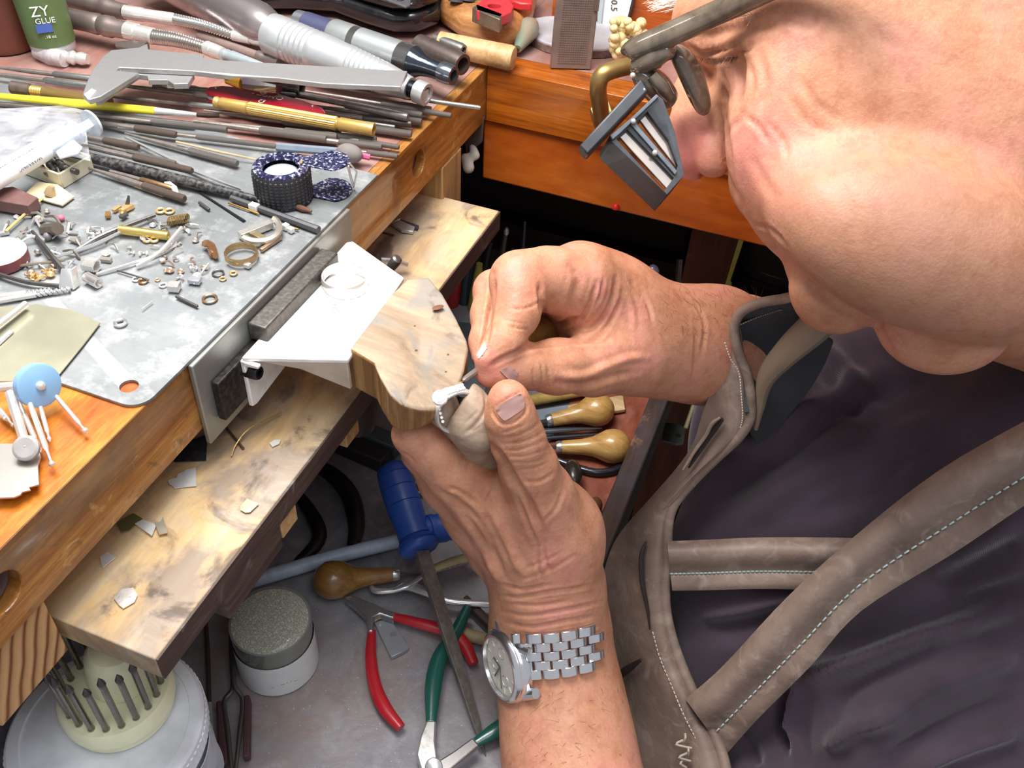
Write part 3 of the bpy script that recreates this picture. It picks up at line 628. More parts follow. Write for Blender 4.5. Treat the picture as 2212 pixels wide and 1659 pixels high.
t,A,B=hp('silver handpiece with a rounded shoulder, farthest left of the thick ones',330,-62,600,72,.022,.022,[
 ('body',plain('b8aeb0',.28,.8,.2,'8a6a66',60),ribs(.0,.25,4,47,47,1.5)+[(.3,47)]+ribs(.45,.6,3,47,47,1.5)+[(.62,47),(.86,46),(.92,40),(.96,31)],True),
 ('dark_end',plain('3a3234',.4,.4),[(.955,27),(1.02,25)],True)])
t,A,B=hp('short dark tube opening under the caliper beam',560,170,652,191,.012,.011,[('tube',metalm('6d6a6c',.25,.3,'2a2426'),[(0,18),(.9,19),(1,17.5),(1,13),(.7,12),(.7,.1)],False)])
def spring_hp(lab,P0,P1,P2,P3,P4,rb,rs,z):
    "dusty body P0-P1, chrome collar P1-P2, spring neck P2-P3, chrome tail P3-P4"
    a,b,c,d_,e=[P(x,y,z) for x,y in (P0,P1,P2,P3,P4)]; t=thing('flex_handpiece',b-V(0,0,z-.002),lab,'handpiece','rotary handpieces laid side by side')
    r=rw(b,rb); q=rw(c,rs)
    mk('body',lathe(a,b,[(0,r*.95),(.3,r),(.5,r*.97),(.62,r*1.04),(.66,r*.9),(.72,r*1.05),(.8,r*1.05),(.84,r*.9),(1,r*.85)],20),ALUD,t)
    mk('chrome_collar',lathe(b,c,[(0,q*1.15),(.35,q*1.15),(.4,q*1.0),(.95,q*1.05),(1,q*.9)],20),SILV,t)
    m=c*.5+d_*.5+V(0,0,.001); pts=spline([c,m,d_],22); k=len(pts)
    prm=[q*(1.0 if i%2 else .72)*(1-.18*i/k) for i in range(k)]
    mk('spring_neck',tube(pts,prm,14,smooth=0),SPR,t,sharp=20)
    mk('chrome_tail',lathe(d_,e,[(0,q*.9),(.35,q*.9),(.36,q*.75),(.42,q*.9),(1,q*.8)],18),SILV,t); return t
spring_hp('slim spring necked handpiece, upper one of the two at the left',(120,-10),(270,26),(378,42),(505,76),(612,100),20,13,.016)
t=spring_hp('slim spring necked handpiece, lower one of the two at the left',(110,30),(275,66),(333,79),(447,104),(482,117),22,17,.014)
mk('pale_taper',lathe(P(480,116,.013),P(590,150,.012),[(0,.0035),(.06,.003),(.1,.0035),(.16,.003),(.2,.0035),(1,.0016)],16),plain('aebac0',.4,.3),t)
t=thing('transparent_tube',P(500,100),'brown tinted tube with a ribbed collar behind the caliper','tube')
mk('tube',lathe(P(430,76,.010),P(560,122,.010),[(0,.0026),(1,.0028)],14),plain('a08a84',.2,.3,coat=.6),t); mk('collar',lathe(P(558,121,.010),P(605,138,.010),[(0,.0033),(.3,.0036),(.4,.003),(.6,.0036),(.8,.003),(1,.0036)],14),ALUD,t)
# glue bottle, cup, connector
t=thing('glue_bottle',P(118,118),'small glue bottle with a green and blue label','bottle')
A=P(118,108,.004);B=A+V(-.001,0,.062); rr=rw(A,46)
PLC=plain('cdd3dc',.25,coat=.3)
mk('bottle',lathe(A,B,[(0,rr*.9),(.04,rr),(.2,rr*1.02),(1,rr*1.15)],24),PLC,t)
mk('green_label',lathe(A+V(0,0,.006),A+V(-.0008,0,.05),[(0,rr*1.035),(1,rr*1.15)],24,cap=False),plain('5f7648',.5),t)
nrm=unit((CAM-A)*V(1,1,0)); vx=np.cross(V(0,0,1),nrm); fr_=lambda h,k=1.14:A+V(0,0,h)+nrm*rr*k
mk('blue_band',boxm(fr_(.0180,1.075)-vx*.002,V(.0085,.0006,.0045),np.array([vx,nrm,V(0,0,1)])),plain('4d68b8',.5),t)
mk('lettering',add(textm('ZY',fr_(.0275,1.11)-vx*.002,vx,V(0,0,1),.0080),textm('GLUE',fr_(.0222,1.10)-vx*.0005,vx,V(0,0,1),.0044),textm('.18 oz',fr_(.0130,1.07),vx,V(0,0,1),.0024)),plain('f4f4f4',.5),t)
t=thing('hose_connector',P(150,125),'small chrome hose connector lying at the glue bottle foot','connector')
mk('clear_sleeve',lathe(P(80,112,.005),P(140,128,.005),[(0,.004),(.5,.0055),(1,.0045)],14),clearp('e8e0e0',.5),t)
mk('chrome_barbs',lathe(P(128,122,.005),P(190,128,.005),[(0,.0026),(.2,.0038),(.3,.003),(.5,.0042),(.6,.003),(.8,.0038),(1,.0028)],14),SILV,t)
t=thing('dark_red_cup',P(15,100),'dark reddish brown cup in the far left corner','cup')
mk('body',lathe(P(20,95,.001),P(20,95,.001)+V(0,0,.08),[(0,.017),(.05,.0185),(1,.021)],30),plain('6e3a2e',.45,dirt=.4,dc='8a5a48',sc=40),t)
mk('metal_stub',lathe(P(252,97,.012),P(318,103,.012),[(0,.0018),(.4,.003),(1,.0034)],6),metalm('8d817c',.45),label='faceted grey stub behind the caliper jaw',cat='stub')
# black remote handset
t=thing('black_handset',P(740,25),'black plastic handset with grey buttons at the back','handset')
HO=[(470,-60),(520,-5),(560,12),(640,12),(720,18),(790,45),(850,62),(905,62),(948,46),(968,14),(972,-30),(930,-80),(700,-110)]
BK=plain('17181c',.22,dirt=.12,dc='5a5550',coat=.5,sc=60)
mk('lower_shell',prism([P(x,y+14,.004) for x,y in HO],V(0,0,.014)),BK,t,bev=.006,seg=5,sharp=70)
mk('upper_shell',prism([P(x,y+14,.004)+V(0,0,.0146) for x,y in HO],V(0,0,.0095)),BK,t,bev=.006,seg=5,sharp=70)
for i in range(2):
    for j in range(5):
        x=612+j*30+i*12; y=-2-i*17+j*5
        if 5+j: mk('button',lathe(P(x,y-22,.029)-V(0,0,.002),P(x,y-22,.029),[(0,.0028),(.8,.0028),(1,.002)],12),plain('34343a',.35),t)
for i,(x,y) in enumerate(((826,6),(846,11),(866,16))): mk('oval_button',ball(P(x,y-18,.0285),.0028,12,8,sc=(.8,1.25,.6)),plain('3a3b42',.3),t)
mk('button_surround',prism([P(x,y-20,.0283) for x,y in ((806,8),(818,-6),(890,4),(886,30),(876,34))],V(0,0,-.0015)),plain('55565c',.35),t,bev=.0005)
# wooden block with horseshoe magnet
t=thing('wooden_mallet_head',P(1050,60),'rounded orange brown wooden block under the red magnet','wooden block')
mk('block',prism([P(x,y,.001) for x,y in ((950,60),(1000,95),(1085,118),(1122,108),(1150,60),(1160,20),(1120,0),(1000,-20),(950,10))],V(0,0,.020)),wood('7c4a26','b07a48','cf9a68','X',8,.35,coat=.4,spots=[('6b3a1e',20,.55,.72,.6)]),t,bev=.008,seg=5,sharp=60)
t=thing('horseshoe_magnet',P(1065,25,.02),'red horseshoe magnet with a grey steel keeper bar','magnet')
MR=plain('c8343c',.4,dirt=.2,dc='7a4a40'); Z2=.0285
mo=mk('red_body',prism([P(x,y,Z2) for x,y in ((1027,12),(1040,0),(1066,-6),(1100,-2),(1110,12),(1104,26),(1080,36),(1030,22))],V(0,0,-.006)),MR,t,bev=.0006)
cut(mo,lathe(P(1068,12,Z2)+V(0,0,.002),P(1068,12,Z2)-V(0,0,.02),[(0,.0042),(1,.0042)],16))
mk('keeper',prism([P(x,y,Z2) for x,y in ((1020,17),(1030,9),(1086,30),(1080,42))],V(0,0,-.0085)),metalm('8b7f76',.4),t,bev=.0005)
t=thing('red_clamp',P(1130,3,.02),'red plastic clamp on the rear corner of the wooden block','clamp')
mk('jaw',prism([P(x,y,.027) for x,y in ((1100,-12),(1150,-8),(1150,7),(1124,6),(1104,0))],V(0,0,-.005)),plain('d93238',.35),t,bev=.001)
mk('lever',tube([P(1120,0,.027),P(1119,12,.024)],[.001,.0008],6,0),plain('d93238',.35),t)
for i,(x,y,l) in enumerate(((985,4,'dark grey plastic plug nearest the handset'),(1010,2,'dark grey plastic plug nearest the red magnet'))):
    mk('plastic_plug',lathe(P(x,y,.021),P(x+3,y-4,.021)+V(0,0,.010),[(0,.0048),(.8,.005),(1,.004)],16),plain('5b6068',.4,.4),label=l,cat='plug')
t=thing('wooden_dowel',P(1050,110),'worn tan wooden dowel beside the handpiece noses','dowel')
mk('dowel',lathe(P(950,92,.010),P(1112,127,.0085),[(0,.0066),(.94,.0074),(.985,.0066),(1,.004)],22),wood('9b7346','c39c6c','dbbb90','Y',10,.5,spots=[('7a5a44',20,.55,.72,.5)]),t)
t=thing('cone_stone',P(1130,80),'green brown cone shaped grinding stone leaning on the block','grinding stone')
mk('cone',lathe(P(1146,52,.012),P(1118,106,.006),[(0,.0055),(.1,.0068),(.3,.0072),(1,.0026)],14),plain('8f8673',.5,dirt=.5,dc='5a9a86',coat=.3,sc=90),t)
mk('hole',lathe(P(1118,106,.006),P(1117,108,.0058),[(0,.0012),(1,.0012)],10),plain('4a3a30',.7),t)
t=thing('slate_disc',P(1250,85),'round grey stone slab with a rough brown rim','stone slab')
c=P(1240,88,.0005); a=[(math.cos(i*.31)*(1+.03*math.sin(i*7)),math.sin(i*.31)*(1+.03*math.cos(i*5))) for i in range(20)]
mk('slab',prism([c+V(u_*.033,w_*.026,.006) for u_,w_ in a],V(0,0,-.006)),plain('a7a6ac',.6,dirt=.5,dc='d8d8de',sc=40,bump=.5),t,bev=.0008)
mk('rough_rim',prism([c+V(u_*.0334,w_*.0264,.0045) for u_,w_ in a],V(0,0,-.0045)),plain('6b5048',.85,bump=.9,dirt=.6,dc='a58a80',sc=300),t)
# textured plate standing upright
t=thing('sharpening_stone',P(1232,150),'upright grey brown block with a crosshatched face','sharpening block')
a=P(1189,148,.0005);b=P(1276,151,.0005); dn=unit(b-a); up=V(0,.0,1); bk_=np.cross(up,dn); bk_=bk_*(1 if bk_[1]>0 else -1)
up=unit(V(0,.05,1)); w_=np.linalg.norm(b-a); Hh=.075
STN=plain('8c7d76',.45,.4,.4,'5a4a44',90)
mk('block',boxm((a+b)/2+up*Hh/2+bk_*.0035,V(w_,.007,Hh),np.array([dn,bk_,up])),STN,t,bev=.0006)
tl=[];nx,nz=13,36;sx=(w_*.72)/nx;sz=sx
for i in range(nx):
    for j in range(nz):
        tl.append(boxm(a+dn*(w_*.14+sx*(i+.5))+up*(.0035+sz*(j+.5))-bk_*.0001,V(sx*.72,.0006,sz*.72),np.array([dn,bk_,up])))
mk('raised_grid',add(*tl),STN,t,kind='stuff')
mk('clip',boxm(a+dn*w_*.95+up*.053-bk_*.0006,V(w_*.12,.0015,.035),np.array([dn,bk_,up])),metalm('8f837c',.4),t,bev=.0003)
t=thing('white_gauge',P(1330,66),'white faced gauge with a dark curved frame leaning at the back','gauge')
g=[PY(x,y,.598) for x,y in ((1288,62),(1345,66),(1362,40),(1372,0),(1374,-30),(1300,-30))]
mk('frame',prism(g,V(0,-.004,0)),plain('4a5058',.4),t,bev=.0008)
g=[PY(x,y,.5935) for x,y in ((1300,58),(1341,61),(1356,38),(1365,0),(1367,-30),(1308,-30))]
mk('face',prism(g,V(0,-.0006,0)),plain('f6f6f4',.4,dirt=.03),t); mk('edge_strip',prism([PY(x,y,.5925) for x,y in ((1291,56),(1299,57),(1308,-30),(1294,-30))],V(0,-.001,0)),plain('b9c8ce',.3),t)
mk('lettering',textm('0.5',PY(1326,12,.5926),V(0.1,0,-1),V(1,0,.1),.006),plain('444444',.6),t)
# yellow wax cluster
t=thing('wax_cluster',P(1350,120),'pale yellow lumpy carved wax piece','wax piece')
ms=[]
r_=np.random.RandomState(3)
for i in range(60):
    u_=r_.rand(); x=1322+ (r_.rand()*72 if i<40 else r_.rand()*30); y=42+r_.rand()*78
    if x+ (y-40)*.8>1445: continue
    zz=.006+.022*(1-(y-40)/80.)+r_.rand()*.004; ms.append(ball(P(x,y,zz),.0022+.0016*r_.rand(),9,6,sc=(1,1,.9)))
mk('lumps',add(*ms),plain('ead9a0',.45,dirt=.25,dc='c9b07a',SSS=0) if False else plain('ead9a0',.45,dirt=.25,dc='c9b07a',coat=.1),t)
# bronze bent pipe
t=thing('bronze_hook_pipe',P(1320,180),'bent bronze pipe hook with a hex nut at its base','pipe hook')
BRZ=metalm('a08650',.4,.5,'d8c48c',40); pts=[P(1300,262,-.006),P(1296,225,.012),P(1292,190,.026),P(1302,162,.034),P(1335,148,.036),P(1385,138,.036),P(1420,130,.036)]
mk('pipe',tube(pts,.0046,18,8),BRZ,t)
mk('hex_nut',lathe(P(1303,265,-.014),P(1299,238,.004),[(0,.0062),(.05,.0068),(.95,.0068),(1,.006)],6),metalm('a6946c',.45,.4),t)
mk('yellow_bead',ball(P(1432,185,.02),.0028,12,8),plain('d8c626',.4),label='tiny yellow bead behind the magnifier arm',cat='bead')
# folding loupe
t=thing('folding_loupe',P(625,410),'black folding loupe with a dimpled housing, standing open','loupe')
LC=P(618,430,ZP); LC=LC+V(0,0,0); 
tpc=P(606,360,.0185); LC=V(tpc[0],tpc[1],ZP); RL=.0132; HT=.0165
BLU=NT('worn_blue_enamel'); n_=BLU.noise(650,3); BLU.set(Base_Color=BLU.ramp(n_,[(.42,'26274a'),(.55,'4c4f78'),(.61,'d0d0de')]),Metallic=.5,Roughness=.35); BLU=BLU.m
mk('housing',lathe(LC,LC+V(0,0,HT),[(0,RL*.96),(.06,RL),(.94,RL),(1,RL*.97),(1,RL*.8)],40,cap=False),plain('2a2b30',.5),t)
dm=[];
for i in range(34):
    for j in range(8):
        a_=2*math.pi*(i+.5)/34; c_=LC+V(math.cos(a_)*RL,math.sin(a_)*RL,HT*(.09+.82*(j+.5)/8)); dm.append(ball(c_,.00105,6,4,ax=rotz(a_),sc=(.55,1,.85)))
mk('dimpled_grip',add(*dm),plain('34353b',.45),t,kind='stuff')
mk('rim',lathe(LC+V(0,0,HT-.001),LC+V(0,0,HT+.0006),[(0,RL*.98),(1,RL*.97),(1,RL*.68),(0,RL*.62)],36,cap=False),BLU,t)
mk('lens',ball(LC+V(0,0,HT-.004),RL*.66,24,10,sc=(1,1,.35)),plain('c9d6e4',.05,.2,dirt=.0,coat=1),t)
mk('lens_seat',lathe(LC+V(0,0,.001),LC+V(0,0,HT-.0052),[(0,RL*.8),(1,RL*.9)],24),plain('6a6f80',.3,.6),t)
mk('bottom_ring',lathe(LC,LC+V(0,0,.0012),[(0,RL*.9),(1,RL*1.02)],36),BLU,t)
def leaf(z,c1,c2,r1,r2,nm):
    a_=P(*c1,z);b_=P(*c2,z); d_=unit(b_-a_); th0=math.atan2(d_[1],d_[0]); R1=r1;R2=r2
    pts=[b_+R2*V(math.cos(th0+q),math.sin(th0+q),0) for q in np.linspace(-1.5,1.5,16)]+[a_+R1*V(math.cos(th0+q),math.sin(th0+q),0) for q in np.linspace(1.75,4.53,8)]
    return mk(nm,prism(pts,V(0,0,.0009)),BLU,t,bev=.0002)
leaf(.0190,(652,351),(712,349),.0030,.0092,'upper_cover'); leaf(ZP+.0004,(665,416),(714,411),.0030,.0104,'lower_cover')
mk('rivet',lathe(P(650,350,.0202),P(650,350,.0208),[(0,.0009),(1,.0007)],10),GOLD,t)
q1=P(755,352,.0195);q2=P(771,372,.014);q3=P(764,405,.003)
mk('link',tube([q1,q2,q3],.0005,6,0),SILV,t); mk('link',tube([P(752,358,.0185),P(757,380,.012),P(763,400,.0045)],.0006,6,0),SILV,t)
# syringe, bag
t=thing('syringe',P(100,320),'clear plastic syringe with a white printed label','syringe')
A=P(-40,402,.0165);B=P(96,322,.0175);C_=P(165,285,.018); E_=P(200,265,.019)
mk('barrel',lathe(A,B,[(0,rw(B,24)),(1,rw(B,24))],24),plain('f7f8fa',.4,dirt=.02),t,label='white label wrapped around the barrel')
mk('clear_barrel',lathe(B,C_,[(0,rw(B,22)),(.9,rw(B,22)),(.92,rw(B,27)),(1,rw(B,27))],24),clearp('dfeaf8',.55),t)
mk('plunger',lathe(B,E_,[(0,rw(B,15)),(1,rw(B,13))],4),clearp('e6eef8',.6),t)
mk('flange',lathe(E_-unit(E_-B)*.0012,E_,[(0,rw(B,31)),(1,rw(B,31))],24),plain('dfe8f2',.3,coat=.4),t)
mk('wing_flange',prism([P(x,y,.018) for x,y in ((158,300),(178,316),(168,330),(128,340),(120,326))],V(0,0,-.0012)),clearp('dfe8f2',.8),t,bev=.0004)
ld=unit(A-B); lu=-np.cross(V(0,0,1),ld); vn=unit(CAM-(A+B)/2); up_=unit(np.cross(vn,ld)); 
for s_,o_,x_ in (('FLOWPOINT 1205',.35,52),('WARNING',-.35,44)):
    pass
lu=np.cross(vn,ld); mid=A+(B-A)*.62+vn*(rw(B,24)+.0001)
mk('lettering',add(textm('FLOWPOINT 1205',mid-lu*.0022*-1*-1,ld,lu,.0026),textm('WARNING',mid+lu*.0024-ld*.003,ld,lu,.0028)),plain('5a5a60',.6),t)
r_=np.random.RandomState(11); rows=[]
for i in range(6):
    row=[]
    for j in range(6):
        x=-30+j*42+i*3; y=236+i*22-j*2+ (12 if j==5 else 0); row.append(P(x,y,.006+.005*r_.rand()+.002*math.sin(i*2.1+j)))
    rows.append(row)
mk('plastic_bag',gridmesh(grid(rows,3,3),.0001),clearp('e2e4ec',.26,.15),label='crumpled clear plastic bag at the left edge',cat='bag')
# small open box with screws
t=thing('small_clear_box',P(130,380),'small open yellowish plastic box of dark screws','box')
q=[P(128,338,ZP),P(202,366,ZP),P(137,406,ZP),P(58,376,ZP)]
CB=plain('cfc8ae',.3,dirt=.2,dc='a89a80',coat=.3)
for i in range(4):
    a_,b_=q[i],q[(i+1)%4]; d_=unit(b_-a_); n_=np.cross(V(0,0,1),d_); mk('wall',boxm((a_+b_)/2+V(0,0,.0038),V(np.linalg.norm(b_-a_),.0012,.0075),np.array([d_,n_,V(0,0,1)])),CB,t,bev=.0002)
mk('base',prism([p+V(0,0,.0008) for p in q],V(0,0,-.0008)),CB,t)
for i,(x,y,a_) in enumerate(((120,350,.1),(112,362,-.1),(138,358,.2),(128,375,-.2),(95,368,.1),(150,366,.4))):
    c=P(x,y,.006+.001*(i%3)); d_=V(math.cos(a_-.5),math.sin(a_-.5),0); s=thing('small_screw',c,'dark steel screw lying in the small clear box','screw','screws in the small clear box')
    mk('head',lathe(c-d_*.005,c-d_*.0025,[(0,.0017),(.8,.0019),(1,.0012)],12),STEELD,s); mk('thread',lathe(c-d_*.0025,c+d_*.005,[(k/12,.0012 if k%2 else .0015) for k in range(13)],10),STEELD,s)
strip('brown_eraser_block','dark reddish brown rectangular block at the left edge','block',[(-20,408),(28,402),(82,426),(60,444),(-20,430)],.009,.006,plain('6c4a48',.6,dirt=.4,dc='8a6c66'),bev=.0005)
strip('beige_card','small square beige card under the clear box','card',[(52,420),(80,392),(125,398),(160,424),(134,443)],.0035,.0008,plain('d8cba6',.6,dirt=.2))
mk('amber_chip',lathe(P(108,420,.004),P(112,402,.008),[(0,.0028),(.6,.0022),(1,.0012)],7),plain('b59a74',.2,coat=.8),label='small amber crystal standing on the beige card',cat='crystal')
mk('toothpick',tube([P(92,428,.004),P(12,500,.004)],.0006,6,0),plain('dcbc78',.6),label='wooden toothpick leading down to the left scrap pile',cat='toothpick')
mk('toothpick',tube([P(292,402,.003),P(352,423,.003)],.0006,6,0),plain('d8b888',.6),label='short pale splinter beside the tan file',cat='toothpick')
t=thing('white_disc',P(2,540),'round white disc with a maroon side by the left edge','disc')
mk('white_face',lathe(P(0,545,.007)+V(0,0,.0001),P(0,545,.007)+V(0,0,.0006),[(0,.0105),(1,.0103)],28),WHITE,t); mk('maroon_side',lathe(P(0,545,.007)-V(0,0,.0045),P(0,545,.007),[(0,.0105),(1,.0106)],28),plain('8a4a50',.5),t)
strip('brass_sheet','large pale brass sheet with a ragged far edge','metal sheet',[(-15,663),(60,660),(78,656),(108,662),(150,668),(180,680),(216,697),(180,744),(116,822),(-15,824)],.0032,.0006,plain('b5b29c',.35,.6,.35,'cfcaa8',30))
strip('curved_offcut','thin steel offcut lying on the brass sheet corner','offcut',[(-10,740),(20,712),(30,716),(-10,752)],.0040,.0005,STEELB)
mk('steel_rod',tube([P(-15,712,.006),P(56,656,.006)],.0014,8,0),SILV,label='bright steel rod by the left edge above the brass sheet',cat='rod')
strip('jagged_offcut','grey jagged metal sheet on the orange near corner','metal sheet',[(-15,958),(80,958),(88,985),(82,1005),(84,1046),(62,1052),(66,1058),(48,1062),(44,1068),(30,1074),(-15,1076)],.0045,.0007,metalm('bdb8b2',.35,.25,'8a857e',40))
# burs in the near corner and abrasive wheels
def bur(lab,x0,y0,x1,y1,r=4.4,z0=.004,z1=.0025,tip='ball',tr=7,g='burs fanned out on the near corner'):
    A=P(x0,y0,z0+.001);B=P(x1,y1,z1+.001); t=thing('bur',(A+B)/2-V(0,0,z0),lab,'bur',g); R_=rw(B,r); d_=unit(B-A)
    mk('shank',lathe(A,B,[(0,R_),(.78,R_),(.84,R_*.55),(1,R_*.45)],10),SILV,t)
    rt=rw(B,tr)
    mk('head',ball(B,rt,10,7) if tip=='ball' else lathe(B-d_*rt*2,B+d_*rt*1.2,[(0,rt*.5),(.5,rt),(1,rt*.15)],8),SILV,t); return t
bur('steel bur alone at the right of the fan, ball tip toward the edge',118,852,184,930,5,.006)
bur('longest steel bur pointing down toward the bench edge',52,838,112,1002,6,.010,.003,tr=7)
bur('steel bur second from the bottom, left of the longest',30,845,86,972,6,.006,.003,'cone',6)
bur('thin steel bur just right of the longest one',84,868,107,950,5,.006,.003,'cone',5)
bur('short steel bur at the left edge above the jagged sheet',-15,868,28,918,5,.005,.002,'ball',5)
bur('lower of the two steel shanks at the left edge',-15,882,12,905,5,.008,.004,'cone',5)
t=thing('blue_abrasive_wheel',P(80,860),'light blue rubber wheel on a steel mandrel','abrasive wheel')
c=P(81,832,.0125); ax_=M@unit(V(.80,.12,-.58)); BW=plain('8ab8e0',.6,dirt=.12,dc='b8d4ee')
mk('wheel',lathe(c-ax_*.0019,c+ax_*.0019,[(0,.0070),(.1,.0078),(.9,.0078),(1,.0071)],32),BW,t); mk('screw_head',ball(c+ax_*.0022,.0017,12,7),SILV,t)
mk('mandrel',lathe(c-ax_*.002,P(-15,838,.011),[(0,.0016),(1,.0018)],10),SILV,t)
t=thing('grey_abrasive_wheel',P(58,965),'small grey disc bur lying on the jagged sheet','abrasive wheel')
c=P(57,968,.0085); ax_=unit(V(.25,-.55,.8)); mk('wheel',lathe(c-ax_*.0013,c+ax_*.0013,[(0,.0038),(.2,.0043),(.8,.0043),(1,.0034),(1,.0032),(.8,.0002)],28),plain('a9a6a4',.6),t)
mk('mandrel',lathe(c,P(22,850,.010),[(0,.0012),(.1,.0016),(1,.0018)],10),SILV,t)
# counted scraps on the plate
def item(name,vf,mat,lab,cat,g=None,**k): return mk(name,vf,mat,label=lab,cat=cat,group=g,**k)
item('brass_tube',lathe(P(258,496,.005),P(364,510,.004),[(0,.0021),(1,.0021),(1,.0015),(.9,.0001)],14,cap=False),metalm('dcc070',.3,.1),'short brass tube among the scraps','tube')
pts=[P(366+ i*38/80.,478-i*7/80.,.0045)+V(0,.0021*math.cos(i*.9),.0021*math.sin(i*.9)) for i in range(81)]
item('small_spring',tube(pts,.00032,5,0),metalm('b59a6a',.3),'tiny coil spring near the gold rings','spring')
pts=[P(184+ i*26/48.,570+i*4/48.,.005)+V(.0006*math.sin(i*.9),.0028*math.cos(i*.9),.0028*math.sin(i*.9)) for i in range(49)]
item('wire_coil',tube(pts,.0005,5,0),SILV,'small coil of thick silver wire','wire coil')
for x,y,R_,r,m,l in ((347,455,.0018,.0007,GOLD,'left of two tiny gold rings above the spring'),(366,456,.0019,.0006,GOLD,'right of two tiny gold rings above the spring'),
  (318,518,.0015,.0007,GOLD,'left gold jump ring below the brass tube'),(333,518,.0015,.0007,GOLD,'right gold jump ring below the brass tube'),
  (453,645,.0027,.0006,metalm('b89a78',.3),'plain ring alone near the front of the steel plate'),(471,590,.0023,.0004,STEELD,'grey washer right of the wire scraps'),(481,602,.0012,.0004,GOLD,'tiny gold ring just below the grey washer'),(504,590,.0013,.0005,GOLD,'tiny gold ring right of the grey washer'),
  (294,603,.0014,.0004,SILV,'tiny silver ring beside its copper twin'),(309,607,.0016,.0005,metalm('b8805a',.3),'tiny copper ring beside its silver twin'),(340,604,.0009,.0003,GOLD,'minute gold ring left of the clear chip'),(352,616,.0014,.0004,SILV,'tiny silver washer left of the clear chip'),(260,697,.0020,.0008,metalm('e6e8ec',.3),'silver domed blank alone beside the brass sheet')):
    item('small_ring',torus(P(x,y,ZP+r),R_,r,n=20,m=6),m,l,'ring')
item('open_ring',torus(P(521,549,.0045),.0068,.0006,n=30,m=6,a0=-.6,a1=5.2,hs=3),metalm('c9ac80',.3),'flat gold ring blank with an open joint','ring')
item('arch_offcut',torus(P(560,493,.006),.0088,.0016,n=14,m=6,a0=-.3,a1=2.9,axis=(.1,-.1,1)),metalm('dcd4c6',.35),'thick silver arch shaped offcut','offcut')
def bar_(x0,y0,x1,y1,w,h,z,mat,lab,name='metal_bar',cat='bar',g=None):
    a_,b_=P(x0,y0,z),P(x1,y1,z); d_=unit(b_-a_); return item(name,boxm((a_+b_)/2,V(np.linalg.norm(b_-a_),w,h),np.array([d_,np.cross(V(0,0,1),d_),V(0,0,1)])),mat,lab,cat,g,bev=.0002)
bar_(518,510,586,483,.0036,.0032,.0042,metalm('e4e0d8',.3,.1),'large silver bar inside the arch offcut')
bar_(540,504,577,522,.003,.003,.0038,metalm('b5a27e',.35),'brownish silver bar in front of the large one'); bar_(563,541,607,512,.0017,.0017,.0032,metalm('c0a184',.35),'thin copper coloured bar right of the open ring')
bar_(541,444,558,450,.0032,.003,.0042,WHITE,'white cube beside the brush ferrule','small_cube','cube'); bar_(613,487,622,492,.0026,.0026,.0036,WHITE,'left small white cube right of the arch','small_cube','cube'); bar_(624,494,633,499,.0024,.0022,.0034,WHITE,'right small white cube right of the arch','small_cube','cube')
bar_(493,438,560,462,.0008,.0008,.003,metalm('c69a52',.4,.3),'thin gold rod beside the saw blade','gold_rod','rod'); bar_(600,482,645,496,.0009,.0009,.003,metalm('c9a75e',.4,.3),'thin gold rod behind the white cubes','gold_rod','rod')
bar_(430,437,452,453,.0013,.0012,.003,STEELD,'short dark pin below the tan file end','pin','pin'); bar_(380,640,427,662,.0011,.0010,.003,STEELD,'dark pin near the plain ring','pin','pin'); bar_(253,584,322,605,.0007,.0006,.003,STEELD,'thin dark needle touching the tiny rings','pin','pin'); bar_(306,668,330,650,.0005,.0005,.003,SILV,'thin pale wire end near the domed blank','pin','pin')
bar_(528,571,540,575,.0022,.002,.0034,SILV,'small silver block under the open ring','metal_block','offcut'); bar_(364,618,388,620,.0042,.003,.004,metalm('eceae6',.3,.1),'silver chip near the tiny rings','metal_block','offcut'); bar_(408,604,433,607,.0034,.002,.0035,metalm('d8dce4',.3,.1),'bluish silver chip right of the others','metal_block','offcut')
item('silver_tube',lathe(P(187,598,.0045),P(213,612,.0045),[(0,.0023),(1,.0023),(1,.0016),(.8,.0001)],14,cap=False),metalm('e2ded8',.25,.1),'short silver tube below the wire coil','tube')
item('silver_rod',tube([P(295,575,.0035),P(345,545,.0055),P(392,492,.006)],.0009,8,4),SILV,'silver rod leaning across the wire scraps','rod')
item('steel_tweezer_rod',tube([P(165,540,.0035),P(230,505,.005),P(335,465,.004)],[.0007,.0012,.0008],8,4),STEELD,'grey rod running under the brass tube','rod')
item('square_bar_strip',tube([P(120,555,.004),P(200,530,.0045),P(262,500,.005)],[.0006,.0009,.0006],6,4),STEELB,'pale thin strip left of the brass tube','rod')
item('long_wire',tube([P(208,592,.003),P(280,570,.0035),P(340,550,.003),P(380,530,.003)],.0006,6,4),SILV,'doubled white wire right of the wire coil','wire')
item('curved_wire',tube([P(-10,578,.003),P(60,572,.004),P(140,562,.004)],.0006,6,4),metalm('b0a290',.4),'curved tan wire under the dark rod','wire'); item('curved_wire',tube([P(-10,590,.004),P(60,610,.004),P(130,618,.003)],.0009,6,4),STEELD,'bent grey wire leading to the clip','wire')
item('dark_rod',tube([P(70,500,.004),P(105,545,.006),P(138,585,.004)],[.0008,.0012,.0012],7,4),STEELD,'dark rod slanting toward the clip','rod')
